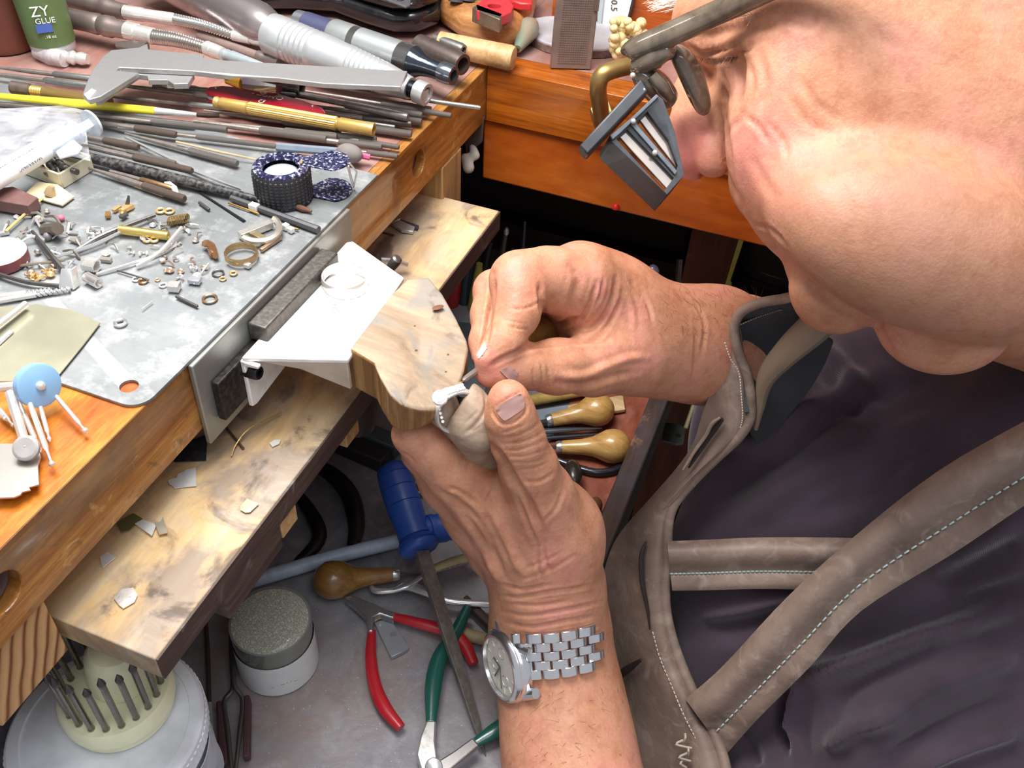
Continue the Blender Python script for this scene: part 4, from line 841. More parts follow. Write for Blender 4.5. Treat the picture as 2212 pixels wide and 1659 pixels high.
for x0,y0,x1,y1,l in ((-15,642,112,626,'upper twist drill with brass tinted shank'),(-15,652,152,624,'lower twist drill reaching the clip')):
    a_,b_=P(x0,y0,.0035),P(x1,y1,.0035); x,y,_=frame(b_-a_); pts=[];k=60
    t=thing('drill_bit',(a_+b_)/2-V(0,0,.003),l,'drill bit'); m_=a_+(b_-a_)*.55
    mk('shank',lathe(a_,m_,[(0,.0012),(1,.0012)],10),SILV,t); vs=[]
    for i in range(k):
        c_=m_+(b_-m_)*i/(k-1); 
        for j in range(6): an=i*.35+j*math.pi/3; rr=.0012*(1 if j%3 else .55); vs.append(c_+(math.cos(an)*x+math.sin(an)*y)*rr)
    mk('flutes',(np.array(vs),[(i*6+j,i*6+(j+1)%6,(i+1)*6+(j+1)%6,(i+1)*6+j) for i in range(k-1) for j in range(6)]+[tuple(range(6)),tuple((k-1)*6+j for j in range(6))]),STEELB,t,sharp=20)
t=thing('metal_clip',P(140,620),'small bent metal clip standing near the drill tips','clip')
mk('plate',prism([P(131,583,.009),P(151,583,.009),P(157,624,.003),P(126,622,.003)],V(0,.0006,.0004)),STEELB,t,bev=.0002); mk('leg',prism([P(151,583,.009),P(155,583,.009),P(161,625,.0025),P(157,626,.0025)],V(0,.003,0)),SILV,t)
item('copper_bracket',tube([P(440,528,.004),P(452,526,.006),P(462,540,.005),P(466,556,.004)],[.0014,.0018,.0014,.0012],4,3),metalm('c08e68',.35),'bent copper offcut left of the open ring','offcut'); item('copper_tube',lathe(P(456,536,.004),P(462,552,.0035),[(0,.0018),(1,.0018),(1,.001),(.8,.0001)],12,cap=False),metalm('b98a6a',.35),'tiny copper tube beside the bent copper offcut','tube')
item('red_bead',ball(P(131,470,.0035),.0017,12,8,sc=(1.1,1,.8)),plain('e07088',.5),'small pink bead in the scrap pile','bead'); item('grey_bead',ball(P(103,511,.0038),.0019,12,8),plain('7f7a80',.5),'grey metal ball in the left scrap pile','bead')
item('steel_nut',lathe(P(97,497,.0025),P(125,494,.0085),[(0,.0028),(1,.0028)],8),metalm('8f8478',.4),'brownish metal block in the left scrap pile','offcut')
item('tiny_nail',tube([P(278,423,.0085),P(275,446,.003)],[.0005,.0012],6,0),STEELD,'upright dark screw behind the small gold cluster','nail')
strip('white_hook','pale cream L shaped offcut beside the tan file','offcut',[(354,392),(368,391),(382,402),(387,420),(377,422),(371,406),(357,399)],.0055,.0018,plain('ece4d6',.5),bev=.0003)
# many look-alike curls and chips: individuals of one group
def chips(n,poly,kinds,lab,grp,mats,s0=.0011,s1=.0022,seed=1):
    r_=np.random.RandomState(seed); k=0; poly=np.array(poly)
    while k<n:
        x=poly[:,0].min()+np.ptp(poly[:,0])*r_.rand(); y=poly[:,1].min()+np.ptp(poly[:,1])*r_.rand()
        ins=False; j=len(poly)-1
        for i in range(len(poly)):
            if (poly[i,1]>y)!=(poly[j,1]>y) and x<(poly[j,0]-poly[i,0])*(y-poly[i,1])/(poly[j,1]-poly[i,1])+poly[i,0]: ins=not ins
            j=i
        if not ins: continue
        s=s0+(s1-s0)*r_.rand(); c_=P(x,y,ZP+s*.3+.001*r_.rand()); m=mats[r_.randint(len(mats))]; q=kinds[r_.randint(len(kinds))]; a_=r_.rand()*6.3
        if q==0: vf=torus(c_,s*.9,s*.3,axis=(r_.rand()-.5,r_.rand()-.5,1),n=9,m=5,a0=a_,a1=a_+3.5+2*r_.rand(),wob=s*.3)
        elif q==1: vf=boxm(c_,V(s*(1.4+1.2*r_.rand()),s*.9,s*(.35+.4*r_.rand())),rotz(a_))
        elif q==2: d_=V(math.cos(a_),math.sin(a_),.15*r_.rand()); vf=tube([c_-d_*s*1.8,c_+V(0,0,s*.7),c_+unit(np.cross(V(0,0,1),d_))*s+d_*s*1.8],[s*.22,s*.3,s*.2],5,2)
        else: vf=lathe(c_-V(0,0,s*.3),c_+V(s*.2,0,s*.5),[(0,s*.8),(.5,s),(1,s*.5),(.9,.0001)],8,cap=False)
        mk('metal_scrap',vf,m,label=lab,cat='scrap',group=grp); k+=1
SM=[SILV,STEELB,metalm('bdb6ac',.4,.4),metalm('e6e2da',.3,.15),metalm('8f877e',.45,.4)]
chips(46,[(0,455),(60,440),(150,470),(215,500),(235,560),(170,600),(60,570),(0,560)],(0,1,2,2,3),'small silvery scrap in the pile at the left of the plate','silver scraps in the left pile',SM,.0012,.0026,2)
chips(30,[(215,500),(300,480),(420,470),(430,520),(400,560),(300,560),(235,545)],(0,2,2,3),'tiny silvery curl around the brass tube','silver curls around the brass tube',SM,.0009,.0018,3)
chips(16,[(350,560),(420,545),(450,580),(415,610),(360,595)],(0,2,3),'tiny bright offcut in the small heap right of center','bright offcuts in the small right heap',[SILV,metalm('d8b49a',.3)],.0009,.0018,4)
chips(12,[(60,580),(120,575),(118,600),(62,605)],(0,3),'tiny rosy gold link in the heap left of the clip','rosy gold links left of the clip',[GOLD,metalm('d9b090',.3)],.0012,.002,5)
chips(6,[(215,455),(285,430),(285,475),(230,480)],(0,1,3),'gold and grey scrap in the small heap behind the rods','scraps in the rear heap',[GOLD,STEELD,metalm('c79a60',.35)],.0018,.0028,6)
# ring standing on the white holder
t=thing('channel_ring',P(742,610,WZ),'polished ring with stones lying on the white holder','ring'); c=P(745,603,WZ+.0045)
v,f=torus(c,.0098,.0007,n=48,m=8,hs=3.6); mk('band',(v,f),SILV,t)
for i,(x,y) in enumerate(((741,633),(755,631),(768,626),(778,620))):
    p=P(x,y,WZ+.0035); d_=unit((p-c)*V(1,1,0)); p=c+d_*.0104+V(0,0,-.0005); mk('stone',lathe(p-d_*.0006,p+d_*.0007,[(0,.0013),(.5,.0014),(1,.0006)],8),plain('f4f8fc',.05,.3,dirt=0,coat=1),t)
mk('tiny_setting',add(torus(P(725,668,WZ+.0016),.0013,.0004,n=14,m=5),ball(P(724,659,WZ+.0016),.0009,8,6)),SILV,label='tiny ring setting lying on the white holder',cat='setting')
# scraps on the pull-out board
def flat(name,lab,cat,pts,mat,lift=.0004,th=.0004,z=BZ): return mk(name,prism([P(x,y,z+.0002+lift+th) for x,y in pts],V(0,0,-th)),mat,label=lab,cat=cat,group='cut metal pieces on the pull-out board')
SQ=metalm('f0f2ef',.35,.1,metal=.35)
flat('dark_steel_square','dark shiny steel square half under the bench bracket','metal sheet',[(375,997),(400,955),(448,938),(445,994)],metalm('4a5058',.25,.3,'9aa0a6'))
flat('stepped_offcut','grey offcut with stepped left side, below the dark square','metal sheet',[(398,1018),(404,1014),(423,1010),(424,1049),(376,1054),(372,1048),(366,1046),(363,1038),(370,1034),(382,1032),(384,1024)],SQ)
flat('small_offcut','small bright offcut near the outer edge of the board','metal sheet',[(582,957),(592,950),(607,949),(603,958),(588,965)],SQ)
flat('small_yellow_offcut','small yellowish offcut at the middle of the board','metal sheet',[(520,1092),(534,1077),(559,1088),(540,1106),(530,1107),(519,1101)],metalm('d8d29a',.3,.1))
flat('green_gold_offcut','green gold offcut leftmost of three overlapping pieces','metal sheet',[(251,1129),(288,1108),(308,1120),(278,1146),(262,1149)],metalm('a8ae78',.3,.2))
flat('middle_offcut','silver offcut in the middle of three overlapping pieces','metal sheet',[(291,1131),(308,1122),(338,1133),(328,1157)],SQ,.0009)
flat('right_offcut','pale offcut rightmost of three overlapping pieces','metal sheet',[(333,1128),(346,1127),(352,1116),(358,1136),(362,1150),(344,1154)],metalm('e8e2cc',.35,.1),.0013)
flat('corner_chip','small bright chip on the board near the end-grain block','metal sheet',[(216,1202),(232,1192),(250,1203),(222,1226),(218,1215)],SQ)
flat('square_chip','white shiny square chip near the near end of the board','metal sheet',[(246,1292),(264,1272),(288,1269),(297,1285),(290,1300),(266,1314),(256,1306)],metalm('f2f2ee',.3,.1))
mk('dull_wire_piece',tube([P(500,985,BZ+.001),P(510,960,BZ+.002),P(540,925,BZ+.004),P(608,890,BZ+.003)],.00035,5,4),metalm('b49a60',.4),label='long thin bent wire on the board under the holder',cat='wire')
mk('thin_nail',tube([P(483,917,BZ+.0012),P(526,969,BZ+.001)],.0006,6,0),metalm('8a7464',.4),label='thin straight nail on the board',cat='nail')
mk('steel_bit',prism([P(x,y,BZ+.0025) for x,y in ((842,480),(858,472),(896,489),(892,500),(868,497))],V(0,0,-.002)),STEELB,label='silver knife like blade sticking out from under the bench edge',cat='blade',bev=.0004)
mk('dark_bit',prism([P(x,y,BZ+.0018) for x,y in ((862,472),(905,487),(902,494),(893,492),(850,478))],V(0,0,-.0015)),plain('3a3640',.5),label='dark plastic strip beside the silver blade',cat='strip')
mk('brass_wire',tube([P(810,502,BZ+.001),P(835,485,BZ+.003),P(865,472,BZ+.006)],.0004,5,4),metalm('b8a890',.4),label='thin curved wire near the silver blade',cat='wire'); mk('short_pin',tube([P(826,502,BZ+.001),P(851,508,BZ+.001)],.0005,5,0),STEELD,label='short dark pin below the silver blade',cat='pin')
# cloth bundle and strap hanging in the bench corner
mk('leather_tab',prism([PY(x,y,.507) for x,y in ((1010,262),(1048,250),(1044,305),(1010,330),(1006,300))],V(0,-.003,0)),plain('5c4d46',.7),label='brown leather tab hanging in the bench corner',cat='tab',bev=.0008)
S_,g=soft([cap((1004,340,.60,9),(1012,362,.60,13),16),cap((1021,318,.60,8),(1027,336,.60,10),14)],.0012); mk('cloth_roll',g,plain('cfc8bc',.8,dirt=.3),label='two small white cloth rolls hanging in the bench corner',cat='cloth')
# ---------------------------------------------------------------- things in the tray and under the bench
def T(x,y,h=.0): return P(x,y,TZ+h)
def Q(pts,h=.004): return [P(p[0],p[1],TZ+(p[2] if len(p)>2 else h)) for p in pts]
def mushroom(lab,K,E_,N,h,rk,mat,name='mushroom_handle_graver',steel=None):
    "K knob centre, E_ ferrule, N shaft end (pixels), rk knob radius px"
    k=T(*K,h);e=T(*E_,h*.8);d=unit(e-k); R_=rw(k,rk); L=np.linalg.norm(e-k)+R_
    t=thing(name,(k+e)/2-V(0,0,h),lab,'graver'); A=k-d*R_
    mk('handle',lathe(A,e,[(0,.001),(.02,R_*.35),(.08,R_*.72),(.17,R_*.95),(.26,R_),(.36,R_*.95),(.46,R_*.76),(.56,R_*.58),(.7,R_*.47),(1,R_*.38)],26),mat,t,sharp=60)
    mk('ferrule',lathe(e,e+d*.004,[(0,R_*.36),(.5,R_*.38),(1,R_*.33)],18),metalm('c8c8c4',.25,.15),t)
    mk('shaft',tube([e+d*.003,T(*N,h*.5)],[R_*.13,R_*.1],6,0),STEELD,t); return t
HW=wood('9c6c34','c39858','dcb878','X',9,.35,coat=.4,spots=[('7a4c28',16,.58,.72,.4)]); HW2=wood('6e4a20','8e6634','a8823f','X',9,.35,coat=.4)
mushroom('upper of two pale wooden mushroom handles on the brown tray board',(1291,885),(1192,907),(1130,918),.013,37,HW)
mushroom('lower of two pale wooden mushroom handles, beside the tray rail',(1326,964),(1214,966),(1150,964),.012,38,HW)
mushroom('large brown wooden mushroom handle beside the glass jar of sand',(716,1253),(848,1241),(925,1240),.013,42,HW2)
t=thing('blue_handled_scraper',T(930,1350),'blue plastic T-handled tool with a long dark triangular blade','scraper')
BP=plain('2a4fa0',.42,dirt=.15,dc='16264e',sc=200); a=P(842,1003,TZ+.060);b=P(908,1192,TZ+.042); 
L=[(r_,rw(a,q)) for r_,q in ((0,20),(.03,29),(.08,34),(.14,36),(.145,34),(.15,36),(.3,38),(.305,36),(.31,38),(.48,38),(.485,36),(.49,38),(.66,36),(.75,35),(.84,36),(.845,33),(.87,38),(.9,42),(.905,39),(.93,42),(.98,41),(1,36))]
mk('grip',lathe(a,b,L,26),BP,t,sharp=50)
e=P(896,1152,TZ+.045); g=P(1010,1128,TZ+.040)
mk('side_grip',lathe(e,g,[(0,rw(e,30)),(.25,rw(e,30)),(.26,rw(e,34)),(.36,rw(e,34)),(.37,rw(e,31)),(.55,rw(e,33)),(.56,rw(e,31)),(.9,rw(e,33)),(1,rw(e,22))],24),BP,t,sharp=50)
n_=unit(P(850,1000,TZ+.060)-P(835,1010,TZ+.060)); o_=P(833,1003,TZ+.0655); mk('hang_hole',ball(o_,.0024,12,7,sc=(1,1,.5)),plain('0c1630',.6),t)
c=P(1049,1632,TZ+.0012); d=unit(c-b)
mk('blade',lathe(b,c,[(0,.0052),(.55,.0046),(.85,.003),(1,.0004)],3),plain('7c7872',.5,.5,.5,'a8a098',300),t,bev=.0005,sharp=20)
t=thing('pale_blue_tube',T(690,1215),'pale blue grey tube lying behind the wooden mushroom handle','tube'); mk('tube',tube(Q([(500,1268,.009),(700,1209,.009),(868,1166,.009)]),.0044,18,4),plain('b4c6da',.45),t)
# glass jar of sand
t=thing('glass_sand_jar',T(600,1400),'glass jar of grey green sand with a blank paper label','jar')
c=T(603,1428); R_=rw(T(590,1390,.03),88); HH=.041
SAND=NT('grey_sand'); n_=SAND.noise(1500,3); SAND.set(Base_Color=SAND.ramp(n_,[(.4,'83856f'),(.55,'a5a78f'),(.72,'eef0e0')]),Roughness=.8); SAND=SAND.m
mk('sand',lathe(c+V(0,0,.003),c+V(0,0,HH*.9),[(0,R_*.92),(1,R_*.92)],40),SAND,t)
mk('glass_body',lathe(c,c+V(0,0,HH*.965),[(0,R_*.96),(.04,R_),(1,R_*.985)],48),plain('6f746c',.08,.1,.1,'55594f',coat=1),t)
mk('paper_label',lathe(c+V(0,0,.0012),c+V(0,0,HH*.66),[(0,R_*1.012),(1,R_*1.006)],48,cap=False),plain('dfe3e2',.6,dirt=.1),t)
prof=[(0,R_*.985),(.1,R_*.985)]+[(.1+.9*math.sin(q),R_*.97*math.cos(q)+.0001) for q in np.linspace(0.0,math.pi/2,9)]
dome=lathe(c+V(0,0,HH*.965),c+V(0,0,HH*.965+.0045),prof,48,cap=False)
mk('sand_surface',lathe(c+V(0,0,HH*.95),c+V(0,0,HH*.966),[(0,R_*.93),(1,R_*.93)],40),SAND,t); mk('glass_dome',dome,clearm(.14),t)
d_=unit((CAM-c)*V(1,1,0)); xx=np.cross(V(0,0,1),d_); mk('faint_print',textm('_ . _ . . _',c+d_*R_*1.015+V(0,0,.013),-xx if xx@M[:,0]<0 else xx,V(0,0,1),.004),plain('8b8f90',.6),t)
# pliers
def handle(t,pts,r,mat,name='handle',fl=.75): return mk(name,tube(Q(pts),[rw(T(p[0],p[1]),q) for p,q in zip(pts,r)],12,6,flat=fl),mat,t)
PS=metalm('a9a8a8',.3,.25)
def plate_(t,pts,h,th,mat,name): return mk(name,prism([T(x,y,h) for x,y in pts],V(0,0,-th)),mat,t,bev=.0009,seg=3)
t=thing('red_handled_pliers',T(870,1400),'small steel pliers with two red dipped handles','pliers')
RD=plain('b8202c',.35,dirt=.2,dc='6a1a20',coat=.3)
handle(t,[(803,1362,.007),(801,1420,.007),(810,1480,.007),(832,1530,.007),(866,1572,.007)],[9,12,14,15,11],RD)
handle(t,[(848,1331,.008),(900,1345,.009),(960,1362,.009),(1000,1388,.008),(1024,1434,.007)],[9,12,14,15,11],RD)
plate_(t,[(742,1290),(757,1284),(800,1300),(842,1318),(856,1322),(850,1336),(820,1326),(806,1334),(806,1364),(795,1364),(790,1332),(770,1312)],.010,.006,PS,'jaws_and_shanks')
mk('spring',tube(Q([(800,1338,.006),(812,1340,.006),(824,1330,.006)]),.0005,6,4),BRASS,t)
t=thing('green_handled_pliers',T(960,1500),'steel pliers with two dark green dipped handles','pliers')
GR=plain('1f5a50',.28,dirt=.15,dc='10302c',coat=.5)
handle(t,[(1010,1312,.012),(985,1365,.011),(950,1420,.010),(936,1480,.009),(931,1560,.008)],[10,14,17,18,11],GR)
handle(t,[(1110,1550,.009),(1070,1578,.009),(1028,1604,.008)],[16,17,11],GR)
plate_(t,[(921,1556),(942,1556),(940,1600),(945,1640),(935,1668),(912,1672),(899,1630),(908,1590)],.009,.004,metalm('e0e0de',.3,.05),'bright_shank')
plate_(t,[(1021,1592),(1036,1610),(990,1648),(950,1680),(925,1680),(935,1650),(980,1622)],.0135,.004,PS,'grey_shank')
mk('pivot',lathe(T(937,1657,.0137),T(937,1657,.0155),[(0,rw(T(937,1657),19)),(.6,rw(T(937,1657),17)),(1,rw(T(937,1657),9))],20),STEELB,t)
t=thing('steel_pliers',T(900,1280),'bright curved steel pliers behind the dark blade','pliers')
handle(t,[(800,1262,.007),(812,1276,.008),(850,1275,.009),(880,1266,.010),(920,1278,.011),(970,1298,.010),(1070,1306,.009)],[4,8,7,11,11,9,8],STEELB,'lower_handle')
handle(t,[(850,1276,.012),(885,1264,.013),(930,1236,.012),(1030,1208,.011)],[4,6,6,6],STEELB,'upper_handle')
handle(t,[(928,1232,.016),(975,1214,.016),(1035,1198,.015)],[8,10,11],plain('c9bf92',.5,dirt=.3,dc='7a6a4a'),'cream_grip')
handle(t,[(985,1352,.006),(1015,1372,.006),(1065,1385,.006)],[9,14,14],plain('a89a72',.5,dirt=.4,dc='6a5a3a'),'tan_grip')
mk('brown_stick',tube(Q([(1006,1290,.005),(1028,1318,.005),(1062,1352,.005)]),[.0016,.003,.003],8,4),plain('4c3a34',.6),label='short dark brown stick beside the wrist',cat='stick')
t=thing('clear_plastic_tab',T(850,1375),'clear acrylic tab with a round hole beside the red handle','plastic tab')
mk('tab',prism([T(x,y,.0035) for x,y in ((808,1343),(843,1335),(885,1398),(870,1408),(845,1420))],V(0,0,-.003)),plain('8f9298',.15,dirt=.1,coat=.8),t,bev=.0004); mk('hole',lathe(T(850,1372,.0036),T(850,1372,.0039),[(0,.0018),(1,.0018)],14),plain('4b4c54',.4),t)
# tweezers
t=thing('cross_lock_tweezers',T(505,1560),'cross locking tweezers with brown fibre grips','tweezers')
handle(t,[(503,1310,.012),(505,1420,.012),(506,1478,.012),(524,1512,.010),(518,1580,.010),(506,1690,.009)],[4,5,5,5,5,4],STEELD,'arm')
handle(t,[(497,1310,.010),(500,1420,.010),(502,1486,.010),(484,1516,.010),(492,1580,.010),(503,1690,.009)],[4,5,5,5,5,4],STEELD,'arm')
BG=plain('4a2f33',.6,dirt=.2); 
for q in (((466,1514),(478,1512),(492,1640),(487,1652),(473,1648)),((526,1502),(538,1499),(541,1510),(539,1632),(524,1636))): plate_(t,q,.011,.006,BG,'fibre_grip')
t=thing('steel_tweezers',T(450,1500),'slim steel tweezers with a bright tip beside the white jar','tweezers'); handle(t,[(440,1290,.004),(448,1400,.004),(452,1520,.004)],[4,5,5],STEELD,'arm'); handle(t,[(452,1518,.004),(453,1570,.005),(452,1602,.004)],[5,7,7],SILV,'tip')
# white jar with bur stand
t=thing('white_jar',T(240,1560),'large dusty white jar with a peeling label at the bottom left','jar')
c=P(228,1568,-.132); R_=.0395; c0=V(c[0],c[1],TZ)
JW=plain('eef2fa',.5,dirt=.45,dc='8a8682',sc=35)
mk('jar_body',lathe(c0,c-V(0,0,.006),[(0,R_*.93),(.6,R_*.97),(1,R_*.97)],48),plain('ccd3dc',.45,dirt=.4,dc='8e948e',sc=50),t)
mk('lid',lathe(c-V(0,0,.012),c,[(0,R_),(.7,R_*1.0),(.9,R_*.99),(1,R_*.96),(1,R_*.85),(.93,R_*.84),(.93,.0001)],64),JW,t)
rid=[]
for i in range(90):
    a_=2*math.pi*i/90; rid.append(boxm(c+V(math.cos(a_)*R_,math.sin(a_)*R_,-.007),V(.0008,.0014,.0075),rotz(a_)))
mk('lid_ridges',add(*rid),JW,t,kind='stuff')
rows=[]
for i in range(5):
    rows.append([c+V(math.cos(a_)*(R_*1.02+.0006*math.sin(5*i+9*a_)),math.sin(a_)*(R_*1.02+.0006*math.sin(5*i+9*a_)),-.014-.0085*i) for a_ in np.linspace(-1.5,.55,12)])
mk('peeling_label',gridmesh(grid(rows,3,3),.0004),plain('b8bec9',.6,dirt=.4,dc='747a80',sc=80),t)
t=thing('bur_stand',c,'pale yellow round stand holding upright steel burs','bur stand'); SY=plain('f0f0cc',.5,dirt=.15,dc='b0a878')
q=P(246,1484,-.118); R2=.0222
cz_=V(q[0],q[1],-.132)
mk('base_disc',lathe(cz_+V(0,0,.0003),cz_+V(0,0,.014),[(0,R2*.97),(.35,R2*.98),(.38,R2*1.03),(.8,R2*1.03),(1,R2*.98)],48),SY,t)
dm_=cz_+V(-.0005,.0065,.014); mk('centre_dome',lathe(dm_,dm_+V(0,.001,.021),[(0,R2*.62),(.3,R2*.61),(.75,R2*.55),(.93,R2*.44),(1,R2*.1)],32),SY,t)
ORD=['first','second','third','fourth','fifth','sixth','seventh','eighth','ninth','tenth','eleventh']
for i in range(20):
    a_=-2.62+i*2*math.pi/20; p=cz_+V(math.cos(a_)*R2*.84,math.sin(a_)*R2*.84,.0143); b=thing('upright_bur',p,('%s pointed steel bur from the left in the front row of the yellow stand'%ORD[i]) if i<10 else 'steel bur standing half hidden at the back of the pale yellow stand','bur','burs standing in the round stand'); ln=.029+.002*math.sin(i*2.3)
    if i==16: bpy.data.objects.remove(b); mk('empty_hole',lathe(p-V(0,0,.0002),p+V(0,0,.00015),[(0,.0011),(1,.0011)],10),plain('8a6a3a',.7),t); continue
    tl_=V(.0005*math.cos(a_),.0005*math.sin(a_),ln)
    mk('shank',lathe(p,p+tl_,[(0,.00125),(1,.00125)],10),metalm('7f7a72',.25,.3),b); mk('point',lathe(p+tl_,p+tl_*1.2,[(0,.00125),(.15,.0016),(.35,.0016),(1,.0001)],8),STEELD,b)
    mk('socket',torus(p,.0013,.0003,n=10,m=4),plain('9aa083',.6),b)
# right side tools
t=thing('sanding_stick',T(1240,885),'wooden sanding stick wrapped in grey paper','sanding stick')
mk('stick',prism([T(x,y,.006) for x,y in ((1225,875),(1346,852),(1351,884),(1228,904))],V(0,0,-.003)),wood('a98a5c','ccae80','e0c79a','X',9,.6),t,bev=.0006)
mk('grey_paper',prism([T(x,y,.0066) for x,y in ((1100,895),(1226,874),(1231,903),(1105,925))],V(0,0,-.004)),plain('8793a0',.8,dirt=.3,dc='6a7078',sc=80),t,bev=.0004)
mk('wooden_rod',tube(Q([(1130,868,.008),(1200,855,.008),(1290,838,.009)]),.0042,12,3),wood('9a8040','bfa25a','d4bc78','X',9,.5),label='yellowish wooden rod above the sanding stick',cat='rod')
t=thing('long_tweezers',T(1250,935),'dark steel tweezers between the two mushroom handles','tweezers')
handle(t,[(1130,935,.007),(1220,929,.007),(1300,925,.006)],[8,7,2],metalm('6e7884',.25,.2),'arm'); handle(t,[(1130,950,.005),(1210,944,.005),(1290,938,.005)],[6,5,3],metalm('55606c',.25,.2),'arm')
t=thing('black_tool_loop',T(1270,1010),'curved black steel tool loop under the lower mushroom handle','tool')
handle(t,[(1180,985,.004),(1225,1003,.004),(1280,1020,.004),(1320,1018,.004),(1345,1006,.004)],[9,9,9,9,8],metalm('4a4c54',.2,.2,'101010'),'loop',1)
mk('dark_oval_handle',ball(T(1238,1022,.012),.0075,16,10,ax=rotz(.4),sc=(.8,1.5,.8)),plain('2e2620',.4,coat=.4),label='dark brown oval handle end beside the left thumb',cat='handle end')
mk('brown_ball_handle',ball(T(1284,1095,.010),.0062,16,10,sc=(.8,1.2,.9)),plain('6a4630',.4,coat=.3),label='brown rounded handle end beside the tray rail',cat='handle end')
for i,(y0,y1,l) in enumerate(((1008,1010,'upper steel rod behind the left index finger'),(1046,1056,'middle steel rod behind the left index finger'),(1066,1080,'lower steel rod behind the left index finger'))):
    mk('steel_rod',tube(Q([(870,y0-4,.004),(915,y0,.004),(1000,y1+6,.004)]),.0018,8,3),metalm('8a9098',.3,.3),label=l,cat='rod')
t=thing('black_pincers',T(640,1060),'black curved tool arms in the dark part of the tray','pincers')
handle(t,[(600,1000,.01),(690,1010,.01),(750,1060,.01),(770,1130,.01),(760,1190,.01)],[12,16,20,18,12],plain('101014',.4),'arm'); handle(t,[(610,1040,.006),(660,1090,.006),(690,1160,.006),(640,1220,.006)],[8,14,16,12],plain('0d0d10',.4),'arm')
mk('steel_bar',boxm(T(790,935,.010),V(.055,.012,.01),rotz(-.1)),plain('59646c',.5,.3,.4,'30363c'),label='teal grey bar in the tray shadow under the bench pin',cat='bar',bev=.001)
mk('dark_box',boxm(T(770,965,.006),V(.05,.016,.012),rotz(-.1)),plain('2c2628',.6),label='dark box below the teal grey bar',cat='box',bev=.001)
mk('dark_strip',boxm(P(1006,778,-.14),V(.03,.07,.004),rotz(.3)),plain('4a5860',.5),label='blue grey strip between the bench pin and the right hand',cat='strip',bev=.0006)
# tools standing at the back of the tray
def stand(lab,name,cat,pts,r,mat,y=.55,parts=None):
    p=[PY(x,yy,y+.001*i) for i,(x,yy) in enumerate(pts)]; t=thing(name,V(p[-1][0],p[-1][1],TZ),lab,cat); 
    mk('handle',tube(p,[rw(p[0],q) for q in r],12,4),mat,t); return t
stand('red handle standing nearest the bench pin','upright_tool','tool handle',[(992,560),(975,640),(960,740)],[10,20,18],plain('b02a2c',.4))
stand('dark blue grey handle next to the red one','upright_tool','tool handle',[(1018,545),(1005,620),(1000,720)],[9,12,13],plain('34424e',.35,coat=.4),.556)
stand('yellow green handle beside the right fingers','upright_tool','tool handle',[(1036,570),(1028,640),(1018,720)],[7,15,16],plain('a8a048',.4),.552)
stand('black slim tool standing behind the yellow green handle','upright_tool','tool handle',[(1060,520),(1045,580),(1036,640)],[8,12,8],plain('1c1d20',.4),.57)
stand('grey steel shank with a chrome top','upright_tool','tool handle',[(1094,494),(1088,530),(1078,600)],[5,7,8],STEELD,.57)
stand('thin dark needle farthest behind the right hand','upright_tool','tool handle',[(1134,476),(1132,510),(1128,560)],[4,5,7],metalm('5a6068',.3),.58)
mk('chrome_bead',ball(PY(1094,500,.569),.0028,10,7,sc=(.8,.8,1.4)),SILV,label='small chrome end on the grey shank behind the right hand',cat='bead')
for x0,y0,x1,y1,l in ((1345,549,1368,615,'left of two translucent violet handles behind the wrist'),(1410,574,1413,660,'right of two translucent violet handles behind the wrist')):
    a=PY(x0,y0,.53);b=PY(x1,y1,.53); t=thing('violet_handle',b,l,'handle'); r_=rw(a,14); mk('grip',lathe(a,b,[(0,r_*.4),(.04,r_*.8),(.12,r_),(1,r_*.9)],16),plain('77708a',.25,dirt=.1,coat=.5),t); mk('steel_ring',torus(b*.35+a*.65+V(0,-.0008,0),r_*1.05,.0004,axis=b-a,n=16,m=4),SILV,t)
t=thing('chrome_rod',PY(1440,622,.54),'chrome rod with a round end in the dark opening','rod'); mk('rod',tube([PY(1385,615,.54),PY(1458,625,.54)],.0018,10,0),SILV,t); mk('knob',ball(PY(1460,625,.54),.0036,12,8),SILV,t); mk('upright',tube([PY(1462,660,.545),PY(1465,600,.55),PY(1468,560,.555)],.0022,8,0),STEELD,t)
g=[PY(x,y,.585) for x,y in ((1601,500),(1613,500),(1577,608),(1580,615),(1563,660),(1552,660),(1572,596))]
mk('yellow_green_strip',prism(g,V(0,.002,0)),plain('c9d86a',.5),label='yellow green strip hanging beside the dark post',cat='strip')
t=thing('black_bin',PY(1660,620,.62),'black round plastic tub with raised rims behind the forearm','tub'); c=PY(1685,600,.66); KB=plain('181a20',.35,coat=.3)
mk('body',lathe(c+V(0,0,-.12),c+V(0,0,.02),[(0,.07),(1,.078)],40),KB,t); mk('rim',torus(c+V(0,0,.02),.078,.004,n=48,m=8),KB,t); mk('rim_inner',torus(c+V(0,0,.03),.055,.004,n=48,m=8),KB,t); mk('cap_top',lathe(c+V(0,0,.02),c+V(0,0,.034),[(0,.074),(.6,.056),(1,.052)],40),KB,t)
mk('red_peg',lathe(PY(1330,450,.509),PY(1331,441,.509),[(0,.0025),(.6,.0022),(1,.001)],10),plain('c01818',.4),label='small red peg under the back drawer board',cat='peg')
t=thing('grey_tag',PY(1450,930,.50),'grey rounded tag with a small hole right of the tray rail','tag'); c=P(1454,938,-.26)
mk('tag',prism([P(x,y,-.27) for x,y in ((1436,912),(1470,916),(1482,926),(1476,958),(1462,960),(1430,950))],V(0,0,-.002)),plain('5e6660',.5),t,bev=.0006); mk('hole',lathe(P(1465,942,-.2698),P(1465,942,-.2694),[(0,.0022),(1,.0022)],12),plain('1c1e1c',.6),t)
mk('cream_stick',tube([P(1499,872,-.25),P(1481,925,-.26)],.0016,6,0),plain('cfc39a',.6),label='thin cream stick between the tray rail and the apron',cat='stick')
